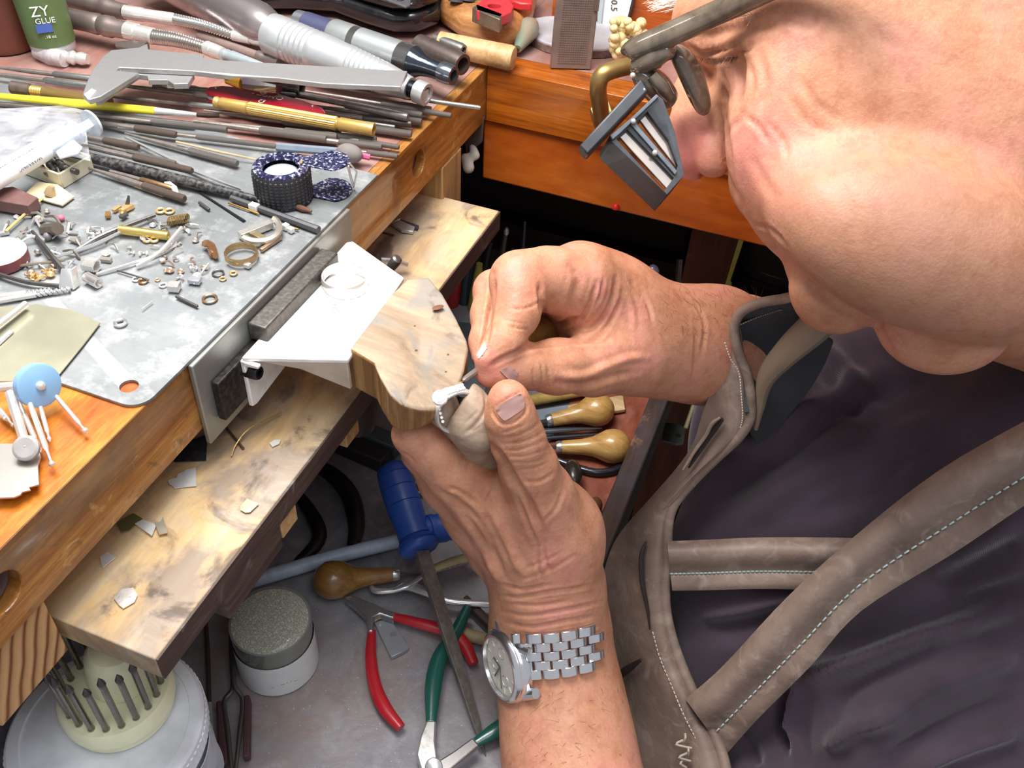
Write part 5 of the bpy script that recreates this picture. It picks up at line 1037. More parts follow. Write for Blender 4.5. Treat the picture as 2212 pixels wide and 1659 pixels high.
# ---------------------------------------------------------------- the man at the bench
man=thing('person',V(.12,.05,-.9),'man in dark shirt and leather apron bending over the bench pin with a graver','person')
L0=origin_of(man); q_=lambda *a:tuple(D(*a)-L0)
SKIN=skin(spots=[('d87878',q_(1495,325,.378),.006,.022,.6),('d48078',q_(1640,370,.33),.008,.034,.42),('d88078',q_(1110,610,.39),.004,.018,.35),('dc8a84',q_(1035,790,.385),.003,.014,.5),('dc8a84',q_(1095,850,.36),.004,.014,.4),('96705c',q_(1880,560,.29),.02,.07,.5)])
# left hand and forearm
LH=chain([(1098,862,.374,43),(1103,900,.378,49),(1118,950,.386,54),(1142,1010,.398,58),(1165,1075,.415,66)],34)
LH+=chain([(1165,1075,.415,66),(1195,1150,.432,80),(1190,1250,.452,92)],60)
LH+=[ell(1168,1165,.440,128,135,62,-8,70),ell(1178,1265,.458,108,120,72,0,70),ell(1120,1115,.438,92,110,70,-32,60)]
LH+=chain([(890,938,.395,40),(930,968,.402,50),(985,1018,.412,60),(1050,1075,.424,72),(1120,1140,.438,86)],40)   # index
LH+=chain([(890,938,.395,38),(930,905,.402,34),(975,915,.408,34)],24)
LH+=chain([(905,980,.424,34),(960,1045,.432,48),(1030,1120,.445,62),(1110,1200,.455,70)],30)   # middle finger, folded below
LH+=chain([(905,980,.424,34),(950,950,.430,33),(1010,965,.430,33)],20)
LH+=chain([(940,1030,.445,32),(1000,1105,.455,44),(1070,1190,.466,56),(1140,1250,.470,62)],26)
LH+=chain([(940,1030,.445,32),(990,1000,.45,32),(1040,1010,.448,31)],20)
LH+=chain([(985,1100,.466,28),(1030,1160,.474,38),(1090,1230,.480,48)],24)+chain([(985,1100,.466,28),(1030,1075,.468,28),(1070,1060,.466,27)],20)
LH+=chain([(1185,1290,.462,106),(1187,1340,.472,113),(1193,1400,.476,112)],60)
LH+=chain([(1193,1400,.474,112),(1215,1520,.470,124),(1232,1640,.458,134),(1262,1800,.44,150),(1350,2080,.41,170),(1600,2450,.36,190)],60)
LH+=[ell(1180,1400,.480,100,60,90,0,60)]
W1,W2=2.5,4.2
LL=[([(1060,962),(1086,992),(1120,1050),(1146,1087),(1160,1120),(1176,1150)],7,11),
 ([(1086,1010),(1120,1075),(1140,1130),(1160,1180)],5,4),([(1070,1050),(1056,1072),(1050,1085)],3,3),
 ([(1092,946),(1120,940),(1150,925),(1172,908)],W1,1.7),([(1086,958),(1120,956),(1155,944),(1180,928)],W1,1.9),([(1090,972),(1120,972),(1158,960),(1186,948)],W1,1.9),([(1098,985),(1130,986),(1160,978),(1192,966)],W1,1.7),([(1106,998),(1140,1000),(1175,992)],W1,2.2),
 ([(1118,1015),(1150,1012),(1185,998)],W1,1.8),([(1082,935),(1104,930),(1140,915)],W1,1.8),
 ([(1130,1040),(1165,1040),(1200,1020)],W2,2.5),([(1170,1130),(1200,1100),(1215,1060)],W2,2.5),([(1172,1150),(1176,1200),(1190,1240)],4,4),([(1165,1165),(1160,1210),(1172,1260)],4,3),
 ([(850,950),(870,945),(882,938)],W1,2.2),([(862,975),(884,985),(896,1000)],W1,2),([(920,905),(925,892),(914,884)],W1,1.7),
 ([(945,1060),(985,1085),(1010,1115),(1035,1160),(1050,1210)],8,8),([(985,1075),(1020,1110),(1046,1150),(1070,1200),(1090,1245)],8,7),([(965,1052),(1000,1066),(1030,1090)],5,4),
 ([(1015,1145),(1040,1185),(1062,1225),(1085,1262)],7,-7),([(1000,1100),(1030,1135),(1060,1180)],6,-5),([(1060,1110),(1085,1160),(1110,1210),(1140,1250)],10,-5),([(1040,1100),(1075,1160),(1100,1215)],8,5),
 ([(1075,1285),(1120,1290),(1180,1280),(1240,1272),(1290,1262)],W2,4),([(1085,1322),(1140,1330),(1200,1322),(1260,1310),(1300,1300)],W2,4.5),([(1078,1262),(1130,1272),(1190,1262)],4,4),
 ([(1090,1345),(1150,1354),(1220,1342),(1290,1330)],W2,4.5),([(1105,1305),(1160,1308),(1230,1298)],4,3.5),([(1100,1300),(1150,1240),(1200,1200)],8,-2),([(1240,1120),(1270,1180),(1280,1230)],10,-2),
 ([(1120,1250),(1150,1245),(1200,1225),(1240,1200)],4,2.5),([(1130,1230),(1170,1215),(1220,1190)],4,2.2),
 ([(1063,882),(1070,902),(1086,916),(1114,910),(1137,888),(1134,862)],3,3.5),([(1068,880),(1095,862),(1127,846)],3,3)]
SL,mL=soft(LH,.00085,LL)
# right hand and forearm
RH=chain([(1250,610,.425,80),(1180,603,.415,62),(1120,604,.405,54),(1120,640,.400,52)],40)     # index proximal, PIP knuckle
RH+=chain([(1120,620,.402,52),(1116,680,.397,46),(1088,738,.391,38),(1048,774,.387,24)],22)
RH+=chain([(1230,620,.445,70),(1130,615,.435,52),(1068,628,.424,42),(1056,680,.416,36),(1046,740,.408,30),(1040,772,.404,22)],22)  # middle
RH+=chain([(1240,640,.462,66),(1150,640,.458,48),(1095,665,.450,40),(1100,730,.444,34),(1120,790,.438,28)],20)
RH+=chain([(1250,670,.478,58),(1170,680,.476,42),(1130,710,.470,36),(1150,770,.464,30)],20)
RH+=chain([(1054,808,.392,28),(1085,800,.396,38),(1130,792,.402,46),(1200,792,.412,56),(1280,788,.426,64),(1360,770,.442,80)],28)  # thumb
RH+=[ell(1255,620,.436,92,92,80,10,50),ell(1300,650,.448,96,100,84,30,60),ell(1335,745,.452,95,85,80,10,60),ell(1260,700,.474,80,70,50,0,50)]
RH+=chain([(1350,690,.452,112),(1430,735,.462,104),(1500,745,.470,104),(1548,746,.480,110),(1600,742,.512,90),(1670,765,.62,50),(1900,860,.70,100)],70)
RL=[([(1168,655),(1172,670),(1180,690),(1205,702),(1232,692),(1255,688)],6,9),([(1165,615),(1168,645),(1170,665)],5,6),([(1232,575),(1250,600),(1240,640),(1225,680)],9,4),
 ([(1066,590),(1064,640),(1056,690),(1050,730),(1040,765)],6,9),([(1100,665),(1125,668),(1150,660),(1165,650)],W1,3),([(1090,690),(1120,698),(1140,700)],W1,1.7),([(1098,704),(1125,710),(1140,712)],W1,3),
 ([(1254,690),(1275,655),(1290,610)],5,6),([(1262,720),(1300,690),(1325,640),(1330,600)],5,6),([(1240,735),(1290,728),(1320,690),(1340,650)],5,5),([(1272,680),(1296,640),(1304,600)],4,4),([(1230,690),(1262,682),(1285,640)],4,4),
 ([(1121,755),(1160,744),(1220,738),(1300,733),(1330,736)],7,8),([(1060,790),(1085,775),(1115,762),(1136,752)],5,7),
 ([(1168,785),(1172,810),(1168,840)],W1,3.2),([(1182,790),(1186,815),(1184,842)],W1,3),([(1150,795),(1152,815),(1148,842)],W1,2.4),([(1196,800),(1200,820),(1200,840)],W1,2),
 ([(1200,810),(1260,812),(1310,792),(1360,775),(1400,772)],8,-6),([(1200,828),(1260,832),(1320,815),(1380,800)],7,5),([(1380,620),(1400,660),(1410,700)],W2,3.5),([(1500,650),(1522,700),(1515,770)],4,2.5),([(1200,560),(1260,545),(1300,560)],14,-3),
 ([(1340,600),(1365,660),(1370,720)],6,-3),([(1360,600),(1390,650)],5,3)]
SR,mR=soft(RH,.00085,RL)
# head and neck
HD=[ell(2085,40,.375,500,520,360,0,60),                                   # cranium
 ell(1845,325,.352,262,285,200,0,80),ell(1722,300,.345,138,140,120,30,60),                     # midface, cheek
 ell(1690,190,.362,115,130,90,0,60),ell(1800,150,.350,210,170,190,0,100),ell(1900,-40,.350,330,260,195,0,110),ell(2150,300,.345,320,290,240,0,120),ell(1650,395,.364,70,66,70,20,30),ell(1940,150,.344,320,260,190,20,110),ell(1610,235,.376,80,110,50,0,50),
 ell(2000,530,.315,300,185,150,18,70),ell(1880,470,.330,235,165,130,20,60),ell(2110,575,.33,240,172,130,8,50),
 ell(2038,690,.345,146,120,105,5,22),                             # under jaw
 ell(1803,618,.352,96,98,85,0,34),ell(1815,640,.352,84,76,70,0,26),                  # chin
 ell(1678,415,.362,86,62,90,40,36),ell(1700,468,.366,62,30,50,35,18),ell(1694,512,.364,44,25,40,20,14),ell(1757,570,.362,56,62,60,0,30),
 ell(1560,30,.372,110,75,90,-15,60),ell(1700,-20,.36,200,150,120,0,80)]
HD+=chain([(1540,120,.385,42),(1500,200,.384,40),(1492,280,.383,44),(1500,330,.383,56)],30)
HD+=[ell(1498,322,.384,54,58,50,0,20),ell(1540,338,.372,42,46,36,0,18),ell(1545,260,.376,50,70,50,0,40),ell(1548,96,.366,62,40,50,12,26),
 ell(1588,165,.340,26,46,26,20,34,op=-1),ell(1537,368,.379,25,11,46,-20,8,op=-1),ell(1562,235,.352,12,40,22,10,20,op=-1)]
HD+=chain([(2180,580,.37,200),(2420,600,.42,260),(2620,640,.46,280)],50)
HL=[([(1562,235),(1566,290),(1572,340),(1580,400),(1600,450)],8,13),([(1632,486),(1652,490),(1675,503),(1705,535)],4,6),([(1506,300),(1524,286),(1545,284)],9,3),
 ([(1660,530),(1690,560),(1740,620),(1790,650)],14,9),([(1720,590),(1780,640),(1850,680),(1895,690)],12,8),([(1890,680),(1900,720),(1930,770)],9,10),([(1490,100),(1520,118),(1560,108),(1600,92)],5,9),
 ([(1510,124),(1545,134),(1590,120),(1640,90)],5,8),([(1590,130),(1605,180),(1590,240)],7,6),([(1612,120),(1625,180),(1608,245),(1570,290)],7,5),([(1640,110),(1655,180),(1640,240)],8,4),([(1540,140),(1565,170),(1580,220)],5,4),
 ([(1600,245),(1640,275),(1660,310)],6,5),([(1650,260),(1690,300),(1700,340)],6,3.5),([(1700,200),(1740,260),(1790,290)],8,3),([(1720,160),(1760,220),(1820,260)],8,2.5),([(1640,340),(1680,345)],5,2),
 ([(1500,85),(1560,70),(1620,60),(1690,50)],10,6),([(1690,40),(1750,60),(1760,20)],8,4),([(1620,330),(1650,390),(1680,430)],10,3),([(1760,350),(1830,430),(1850,520)],16,3),([(1850,20),(1900,80),(1960,110)],12,3)]
HP=[]
SH_,mH=soft(HD,.0014,HL)
body=mk('skin',joinq(mL,mR,mH),SKIN,man,sharp=180)
def nail(S,pts,lift,name,mat,lab=None):
    "pts: corner px of a quad, bulged"
    a,b,c,d=[np.array(p,float) for p in pts]; rows=[]
    for i in range(8):
        row=[]
        for j in range(8):
            u_,w_=i/7,j/7; u2=(u_-.5); w2=(w_-.5); sq=1-.10*(abs(2*u2)**4*abs(2*w2)**2); ctr_=(a+b+c+d)/4
            p=(a*(1-u_)*(1-w_)+b*u_*(1-w_)+c*u_*w_+d*(1-u_)*w_); p=ctr_+(p-ctr_)*sq; h_=hit(S,p[0],p[1]); row.append(D(p[0],p[1],(h_ or .39)-lift))
        rows.append(row)
    G=np.array(rows)
    for k in range(3): G[1:-1,1:-1]=(G[1:-1,1:-1]*2+G[:-2,1:-1]+G[2:,1:-1]+G[1:-1,:-2]+G[1:-1,2:])/6
    return mk(name,gridmesh(G,.0006),mat,man,lab)
NM=plain('b08a82',.28,dirt=.12,dc='a8706a',sc=60,coat=.35)
nail(SL,[(1067,882),(1127,847),(1136,880),(1088,912)],.0007,'thumbnail',NM); nail(SR,[(1078,800),(1104,789),(1120,806),(1112,832)],.0006,'thumbnail',NM)
nail(SR,[(1046,738),(1052,752),(1034,776),(1028,768)],.0002,'fingernail',plain('f4dfd2',.3,coat=.3))
# hair: forearm hairs, eyebrow
def hairs(S,n,box,mat,name,ln,dirf,seed,lab):
    r_=np.random.RandomState(seed); ms=[]
    for i in range(n*3):
        x=box[0]+(box[2]-box[0])*r_.rand(); y=box[1]+(box[3]-box[1])*r_.rand(); h_=hit(S,x,y)
        if h_ is None: continue
        p=D(x,y,h_+.0002); dx,dy,dz=dirf(x,y,r_); q=D(x+dx*.5,y+dy*.5,h_-.0012*dz); e=D(x+dx,y+dy,h_-.002*dz); ms.append(tube([p,q,e],[.00007,.00006,.00003],3,2,cap=False))
        if len(ms)>=n: break
    if ms: mk(name,add(*ms),mat,man,lab,kind='stuff')
HM=plain('6e5238',.6); HG=plain('d8cabc',.6)
hairs(SL,150,(1100,1480,1350,1659),HM,'arm_hair',1,lambda x,y,r_:(r_.randn()*12-6,r_.randn()*8+10,.6),1,None)
hairs(SR,110,(1430,630,1600,740),HM,'arm_hair',1,lambda x,y,r_:(-10+r_.randn()*10,-8+r_.randn()*8,.6),2,None)
ms=[];r_=np.random.RandomState(5)
for i in range(70):
    x=1368+270*r_.rand(); yt=605+(x-1368)*.12 if x<1420 else 641; p=D(x,yt+6,.478 if x>1450 else .465); e=D(x-8+r_.randn()*12,yt-14-14*r_.rand(),.476); ms.append(tube([p,(p+e)/2+V(.0006,0,0),e],[.00009,.00007,.00003],3,2,cap=False))
mk('arm_hair',add(*ms),plain('3a2a20',.6),man,kind='stuff')
ms=[]
for i in range(90):
    x=1400+60*r_.rand(); y=-6+24*r_.rand(); p=D(x+50,y-8,.375+.01*r_.rand()); e=D(x-20*r_.rand(),y+14*r_.rand(),.374+.01*r_.rand()); ms.append(tube([p,(p+e)/2+V(0,0,.001*r_.randn()),e],[.00014,.00011,.00005],3,3,cap=False))
for i in range(60):
    x=1500+160*r_.rand(); y=20+20*r_.rand(); h_=hit(SH_,x,y)
    if h_: p=D(x,y,h_);e=D(x-18+r_.randn()*8,y+10*r_.randn(),h_-.004); ms.append(tube([p,e],[.00012,.00005],3,0,cap=False))
mk('eyebrow',add(*ms),HG,man,kind='stuff')
ms=[]
for i in range(40):
    x=1504+90*r_.rand(); h_=hit(SH_,x,128-(x-1504)*.06)
    if h_: p=D(x,128-(x-1504)*.06,h_);e=D(x-7+r_.randn()*2,136+4*r_.rand(),h_-.002); ms.append(tube([p,e],[.00012,.00005],3,0,cap=False))
mk('eyelashes',add(*ms),plain('4a3428',.6),man,kind='stuff')
# shirt
SHP=[ell(2120,1080,.52,560,420,280,10,60),ell(1900,1250,.53,460,420,220,0,80),ell(2250,1520,.475,520,420,240,0,80),ell(1750,1560,.52,300,320,150,0,80),ell(1700,950,.56,210,260,110,15,60),
 ell(2330,1050,.46,360,380,260,0,80)]
SHP+=chain([(1720,1500,.53,90),(1720,1600,.52,120),(1760,1750,.49,190),(1800,1900,.46,230)],40)
SF=[([(1560,900),(1640,960),(1760,880),(1900,800)],22,-10),([(1500,1100),(1650,1000),(1800,900),(1980,830)],26,12),([(1560,1150),(1720,1040),(1880,960),(2060,900)],24,-9),([(1500,1330),(1620,1310),(1760,1270)],16,-8),([(1500,1370),(1640,1350),(1780,1300),(1900,1240)],20,9),
 ([(1660,1430),(1820,1390),(2000,1330),(2212,1260)],24,12),([(1700,1480),(1860,1430),(2020,1370),(2212,1300)],22,-12),([(1760,1560),(1850,1480),(1960,1420),(2050,1380)],26,14),([(1850,1600),(1980,1500),(2120,1440),(2212,1410)],24,-14),([(1900,1659),(2040,1570),(2212,1500)],24,13),([(1780,1620),(1850,1570),(1930,1540)],18,-10),([(1960,1659),(2080,1610),(2212,1570)],20,-12),
 ([(1690,1430),(1705,1500),(1690,1560),(1720,1659)],12,12),([(1720,1659),(1712,1560),(1730,1480)],14,-12),([(1560,1560),(1610,1600),(1640,1659)],16,8),([(1720,760),(1800,820),(1760,900)],22,8),([(1760,740),(1850,830),(1900,900)],20,-8),([(1990,1240),(2100,1180),(2212,1120)],22,-9),([(2000,1290),(2100,1230),(2212,1170)],22,10),
 ([(1740,1120),(1860,1060),(1980,980)],18,7)]
SS,mS=soft(SHP,.0026,[(a,w,d*2.6) for a,w,d in SF])
mk('shirt',mS,shirtm(),man,sharp=180)
# apron
LE=leather()
def rowsD(R_): return [[D(*p) for p in r] for r in R_]
APR=[[(1590,690,.438),(1584,720,.442),(1578,760,.447),(1545,830,.452)],
 [(1604,760,.440),(1585,790,.444),(1560,830,.450),(1520,885,.460)],
 [(1620,850,.446),(1600,870,.447),(1560,910,.455),(1500,950,.468)],
 [(1618,910,.452),(1590,940,.454),(1530,980,.462),(1470,1000,.482)],
 [(1560,985,.468),(1520,1010,.466),(1470,1050,.474),(1410,1070,.500)],
 [(1480,1060,.480),(1450,1080,.479),(1410,1120,.486),(1340,1150,.515)],
 [(1446,1120,.486),(1425,1140,.484),(1385,1170,.494),(1310,1215,.525)],
 [(1444,1220,.490),(1415,1235,.486),(1370,1260,.498),(1300,1290,.530)],
 [(1448,1330,.494),(1420,1340,.490),(1370,1360,.502),(1300,1400,.535)],
 [(1470,1430,.494),(1440,1440,.488),(1385,1460,.502),(1310,1500,.535)],
 [(1520,1530,.488),(1485,1540,.482),(1410,1560,.500),(1320,1610,.530)],
 [(1562,1620,.480),(1520,1640,.474),(1430,1660,.495),(1330,1720,.52)],
 [(1580,1720,.474),(1540,1740,.468),(1440,1780,.490),(1340,1850,.51)]]
G=grid(rowsD(APR),5,5); ap=mk('apron',gridmesh(G,-.0022 if False else .0022),LE,man,sharp=60)
EDGE=[(1716,640,.408),(1690,646,.414),(1640,655,.424),(1600,676,.432),(1586,712,.436),(1596,762,.438),(1614,810,.441),(1622,860,.444),(1620,905,.449),(1596,945,.455),(1548,990,.465),(1490,1045,.477),(1452,1095,.483),(1441,1150,.486),(1444,1210,.488),(1436,1270,.491),(1440,1330,.493),(1458,1400,.493),(1490,1480,.490),(1530,1560,.483),(1560,1630,.477),(1580,1720,.472)]
EP=[D(*p) for p in EDGE]
mk('edge_piping',tube(EP,[.0024+.0006*(i>10) for i in range(len(EP))],12,6),LE,ap)
# inner bib (inside face rolling to the right)
INN=[[(1700,640,0.412),(1740,700,0.430),(1800,740,0.445)],[(1640,652,0.422),(1680,730,0.444),(1780,790,0.464)],[(1598,676,0.432),(1640,760,0.454),(1750,840,0.474)],[(1590,712,0.437),(1630,800,0.460),(1710,890,0.478)],[(1610,800,0.442),(1640,860,0.462),(1680,925,0.480)],[(1618,890,0.444),(1625,930,0.466),(1635,960,0.480)]]
mk('inner_lining',gridmesh(grid(rowsD(INN),4,4),.0018),plain('42454a',.6,dirt=.5,dc='2c3434',sc=50,bump=.4),ap)
mk('inner_fold',tube([D(1830,640,.400),D(1760,705,.412),D(1700,760,.425),D(1655,815,.438),D(1640,880,.448),D(1632,925,.455)],[.011,.010,.0085,.0065,.004,.002],14,6,flat=.6),plain('8a7a68',.55,dirt=.5,dc='6a5c50',sc=40,bump=.4),ap)
def dashes(pts,n,lift,w=.00035,fill=.6):
    q=spline(pts,12); q=np.array(q); L=np.concatenate([[0],np.cumsum(np.linalg.norm(np.diff(q,axis=0),axis=1))]); ms=[]
    for i in range(n):
        a_,b_=L[-1]*i/n,L[-1]*(i+fill)/n; p=np.array([np.interp(a_,L,q[:,k]) for k in range(3)]); e=np.array([np.interp(b_,L,q[:,k]) for k in range(3)]); o_=unit(CAM-p)*lift; ms.append(tube([p+o_*.4,(p+e)/2+o_,e+o_*.4],w,5,2))
    return add(*ms)
TH_=plain('d8cfc0',.7)
def sur(x,y,pts): # depth interpolated from the edge polyline
    k=min(range(len(EDGE)),key=lambda i:(EDGE[i][0]-x)**2+(EDGE[i][1]-y)**2); return EDGE[k][2]
mk('stitching',dashes([D(x,y,sur(x,y,0)-.0012) for x,y in ((1566,740),(1578,775),(1596,805),(1601,850),(1604,900),(1598,930))],34,.0005),TH_,ap)
mk('stitching',dashes([D(x,y,d) for x,y,d in ((1588,706,.4400),(1630,688,.4375),(1665,676,.432),(1690,668,.426))],20,.006),TH_,ap)
mk('stitching',dashes([D(x,y,sur(x,y,0)-.004) for x,y in ((1410,1365),(1425,1420),(1450,1480),(1475,1540),(1505,1600))],26,.0006),TH_,ap)
mk('seam_slit',tube([D(x,y,d) for x,y,d in ((1560,905,.4505),(1545,925,.454),(1530,945,.4575),(1510,975,.462),(1488,1010,.4665))],[.0012,.0016,.0016,.0014,.0006],6,4),plain('2c211d',.8),ap)
mk('raised_seam',tube([D(x,y,d) for x,y,d in ((1556,902,.449),(1538,915,.451),(1525,940,.4555),(1500,975,.4605),(1475,1015,.4655)) ],[.0006,.001,.001,.0009,.0005],8,4),LE,ap)
mk('pocket_slit',tube([D(x,y,d) for x,y,d in ((1396,1170,.4865),(1386,1200,.487),(1388,1260,.488),(1398,1310,.4885),(1404,1360,.4885))],[.0006,.0014,.0014,.001,.0005],6,4),plain('2c211d',.8),ap)
mk('pocket_slit',tube([D(x,y,d) for x,y,d in ((1325,1470,.520),(1350,1450,.508),(1385,1425,.494))],[.0012,.0022,.0008],6,4),plain('2c211d',.8),ap)
def strap(name,C0,C1,seam,nst,lab=None):
    "C0 upper edge pts, C1 lower edge pts (px,py,depth); padded welt along the upper side, flat flange below"
    s=len(C0); rows=[]
    prof=[(0,.0),(.12,.0050),(.28,.0072),(.45,.0055),(.60,.0005),(.66,.0000),(.72,.0008),(.9,.0012),(1.,0)]
    for u_,h_ in prof:
        rows.append([D(*(np.array(a)*(1-u_)+np.array(b)*u_-np.array([0,0,h_]))) for a,b in zip(C0,C1)])
    G=grid(rows,5,3); o=mk(name,gridmesh(G,.004,flip=False),LE,ap,lab,sharp=70)
    mid=[D(*(np.array(a)*(1-.66)+np.array(b)*.66-np.array([0,0,.0004]))) for a,b in zip(C0,C1)]
    mk('strap_stitching',dashes(mid,nst,.0009,.00045),plain('b9cfcf',.6),ap)
    return o
strap('cross_strap',[(1441,1169,.484),(1520,1166,.480),(1640,1161,.472),(1780,1161,.462),(1900,1164,.452)],[(1452,1276,.486),(1530,1275,.482),(1640,1272,.474),(1760,1274,.464),(1880,1276,.455)],.66,46)
strap('shoulder_strap',[(1480,1510,.482),(1560,1440,.470),(1700,1290,.448),(1850,1155,.428),(2030,1015,.406),(2240,895,.380),(2380,820,.36)],[(1568,1630,.480),(1640,1550,.466),(1750,1440,.446),(1860,1320,.430),(2060,1195,.404),(2240,1075,.378),(2380,1000,.36)],.66,60)
r_=np.random.RandomState(8); mk('cord_knots',add(*[tube([D(1480+4*r_.randn(),1585+i*14,.476),D(1474+6*r_.randn(),1594+i*14,.474),D(1484+4*r_.randn(),1602+i*14,.476)],.0006,6,3) for i in range(5)]),plain('c0b4a4',.6),ap)
# ---------------------------------------------------------------- held and worn things
t=thing('graver',D(1020,800,.39),'thin steel graver held between the right thumb and index finger','graver')
a=D(1000,822,.3815);b=D(1055,783,.395);c=D(1100,740,.425)
mk('blade',lathe(a,b,[(0,.0005),(.08,.0012),(.4,.0014),(1,.0015)],8),metalm('b9b4ae',.3,.2),t); mk('handle',lathe(b,D(1190,690,.455),[(0,.0016),(.2,.003),(.6,.007),(.9,.010),(1,.006)],16),HW2,t)
# ring clamp (leather faced wooden jaws) with a stone ring
t=thing('wooden_ring_clamp',D(995,900,.39),'worn round wooden clamp with a split top holding a stone ring','ring clamp')
CLW=wood('7c6858','a38c78','c0aa94','X',30,.55,stretch=3,spots=[('5e5048',60,.56,.7,.6)])
J1=[ell(1020,900,.386,50,80,44,-18,24),cap((1015,915,.392,50),(1050,985,.42,56),40),ell(974,880,.382,13,85,85,35,8,op=-1)]
J2=[ell(951,878,.387,30,48,40,-10,20),cap((955,862,.385,26),(985,930,.402,32),24),cap((985,930,.402,32),(1030,1000,.43,40),24)]
S1,m1=soft(J1,.0007,[([(1046,845),(1050,880),(1030,915),(1000,940)],4,3),([(1005,915),(1030,890)],2.5,2),([(1020,935),(1040,918)],2.5,2)]); S2,m2=soft(J2,.0007,[([(928,885),(945,910),(960,925)],3,3)])
mk('right_jaw',m1,CLW,t,sharp=180); mk('left_jaw',m2,CLW,t,sharp=180)
mk('gap_shade',ball(D(974,890,.399),.0072,14,9,ax=np.array([M@unit(V(.8,.5,0)),M@unit(V(-.5,.8,0)),M@V(0,0,1)]),sc=(.8,1.1,.7)),plain('1c1814',.8),t)  # dark ball behind the split, its colour stands in for shade in the gap
t=thing('stone_ring',D(965,850,.37),'bright ring set with a row of white stones held in the clamp','ring')
RC=D(988,888,.3835); rax=unit(M@V(.42,.45,-.8)); rx_,ry_,_=frame(rax)
mk('band',torus(RC,.0093,.0010,axis=rax,n=40,m=8,hs=2.2),SILV,t)
BR=plain('ffffff',.08,.1,dirt=0,coat=1)
mk('big_stone',lathe(D(951,861,.3735),D(950,857,.3695),[(0,.0016),(.5,.0034),(.8,.0031),(1,.0017)],10),BR,t,sharp=10)
r_=np.random.RandomState(2)
for i in range(18):
    x=960+40*(i/17.)+r_.randn()*1.0; y=848-12*(i/17.)+(i%2)*7-4; p=D(x,y,.3722); mk('small_stone',lathe(p,p+unit(CAM-p)*.0012,[(0,.0009),(.6,.00095),(1,.0005)],7),BR,t,sharp=10)
for i in range(4): p=D(949+i*2.5,884+i*9,.3745); mk('small_stone',lathe(p,p+unit(CAM-p)*.001,[(0,.0008),(1,.0005)],7),BR,t,sharp=10)
# wristwatch
t=thing('wristwatch',D(1100,1440,.455),'steel wristwatch with a silver dial on the left wrist','wristwatch')
WS=metalm('e6e6e8',.16,.1,'8a8a90',metal=.93)
cw=D(1084,1440,.452); wr=D(1190,1408,.476); nx_=M@unit(V(-.86,.13,-.50)); upw=unit(np.cross(nx_,M@V(1,0,0))); ydir=M@unit(V(.14,.99,0.05)); ydir=unit(ydir-nx_*(ydir@nx_)); xdir=np.cross(ydir,nx_)
RW=rw(cw,84)
mk('case',lathe(cw-nx_*.0075,cw,[(0,RW*.80),(.15,RW*.95),(.55,RW),(.85,RW*.98),(1,RW*.93)],48),WS,t)
mk('bezel',lathe(cw-nx_*.0002,cw+nx_*.0022,[(0,RW*.95),(.5,RW*.92),(1,RW*.83),(1,RW*.78),(.3,RW*.76)],48,cap=False),WS,t)
mk('dial',lathe(cw-nx_*.0012,cw+nx_*.0002,[(0,RW*.78),(1,RW*.78)],40),plain('dddbcc',.3,.25,dirt=.05),t)
def onD(a_,r): return cw+nx_*.0004+(xdir*math.sin(a_)-ydir*math.cos(a_))*RW*r
for i in range(12): a_=i*math.pi/6; p=onD(a_,.62); d_=unit(p-cw-nx_*.0004); mk('hour_marker',boxm(p,V(RW*.15,RW*.035,.0004),np.array([d_,np.cross(nx_,d_),nx_])),SILV,t)
for a_,l,w_ in ((2.3,.48,.045),(1.0,.35,.05),(3.0,.6,.015)):
    p=(cw+nx_*.001+onD(a_,l)+nx_*.0006)/2; d_=unit(onD(a_,l)-cw-nx_*.0004); mk('hand',boxm(p,V(RW*l,RW*w_,.0003),np.array([d_,np.cross(nx_,d_),nx_])),plain('4c4c4c',.3,.6),t)
for dx,dy in ((.32,0),(-.1,.36),(-.1,-.36)): mk('subdial',torus(cw+nx_*.0003+xdir*dx*RW+ydir*dy*RW,RW*.15,.00018,axis=nx_,n=24,m=4),WS,t)
cr=lathe(cw+nx_*.0005,cw+nx_*.0038,[(0,RW*.79),(.5,RW*.77),(.85,RW*.66),(1,RW*.3),(1,.0001)],40,cap=False); mk('crystal',cr,clearm(.10),t)
mk('crown',lathe(cw-nx_*.003-ydir*RW*.98,cw-nx_*.003-ydir*RW*1.22,[(0,.0024),(.1,.0032),(.9,.0032),(1,.0026)],16),knurl('c8c8c8',.2,1500),t)
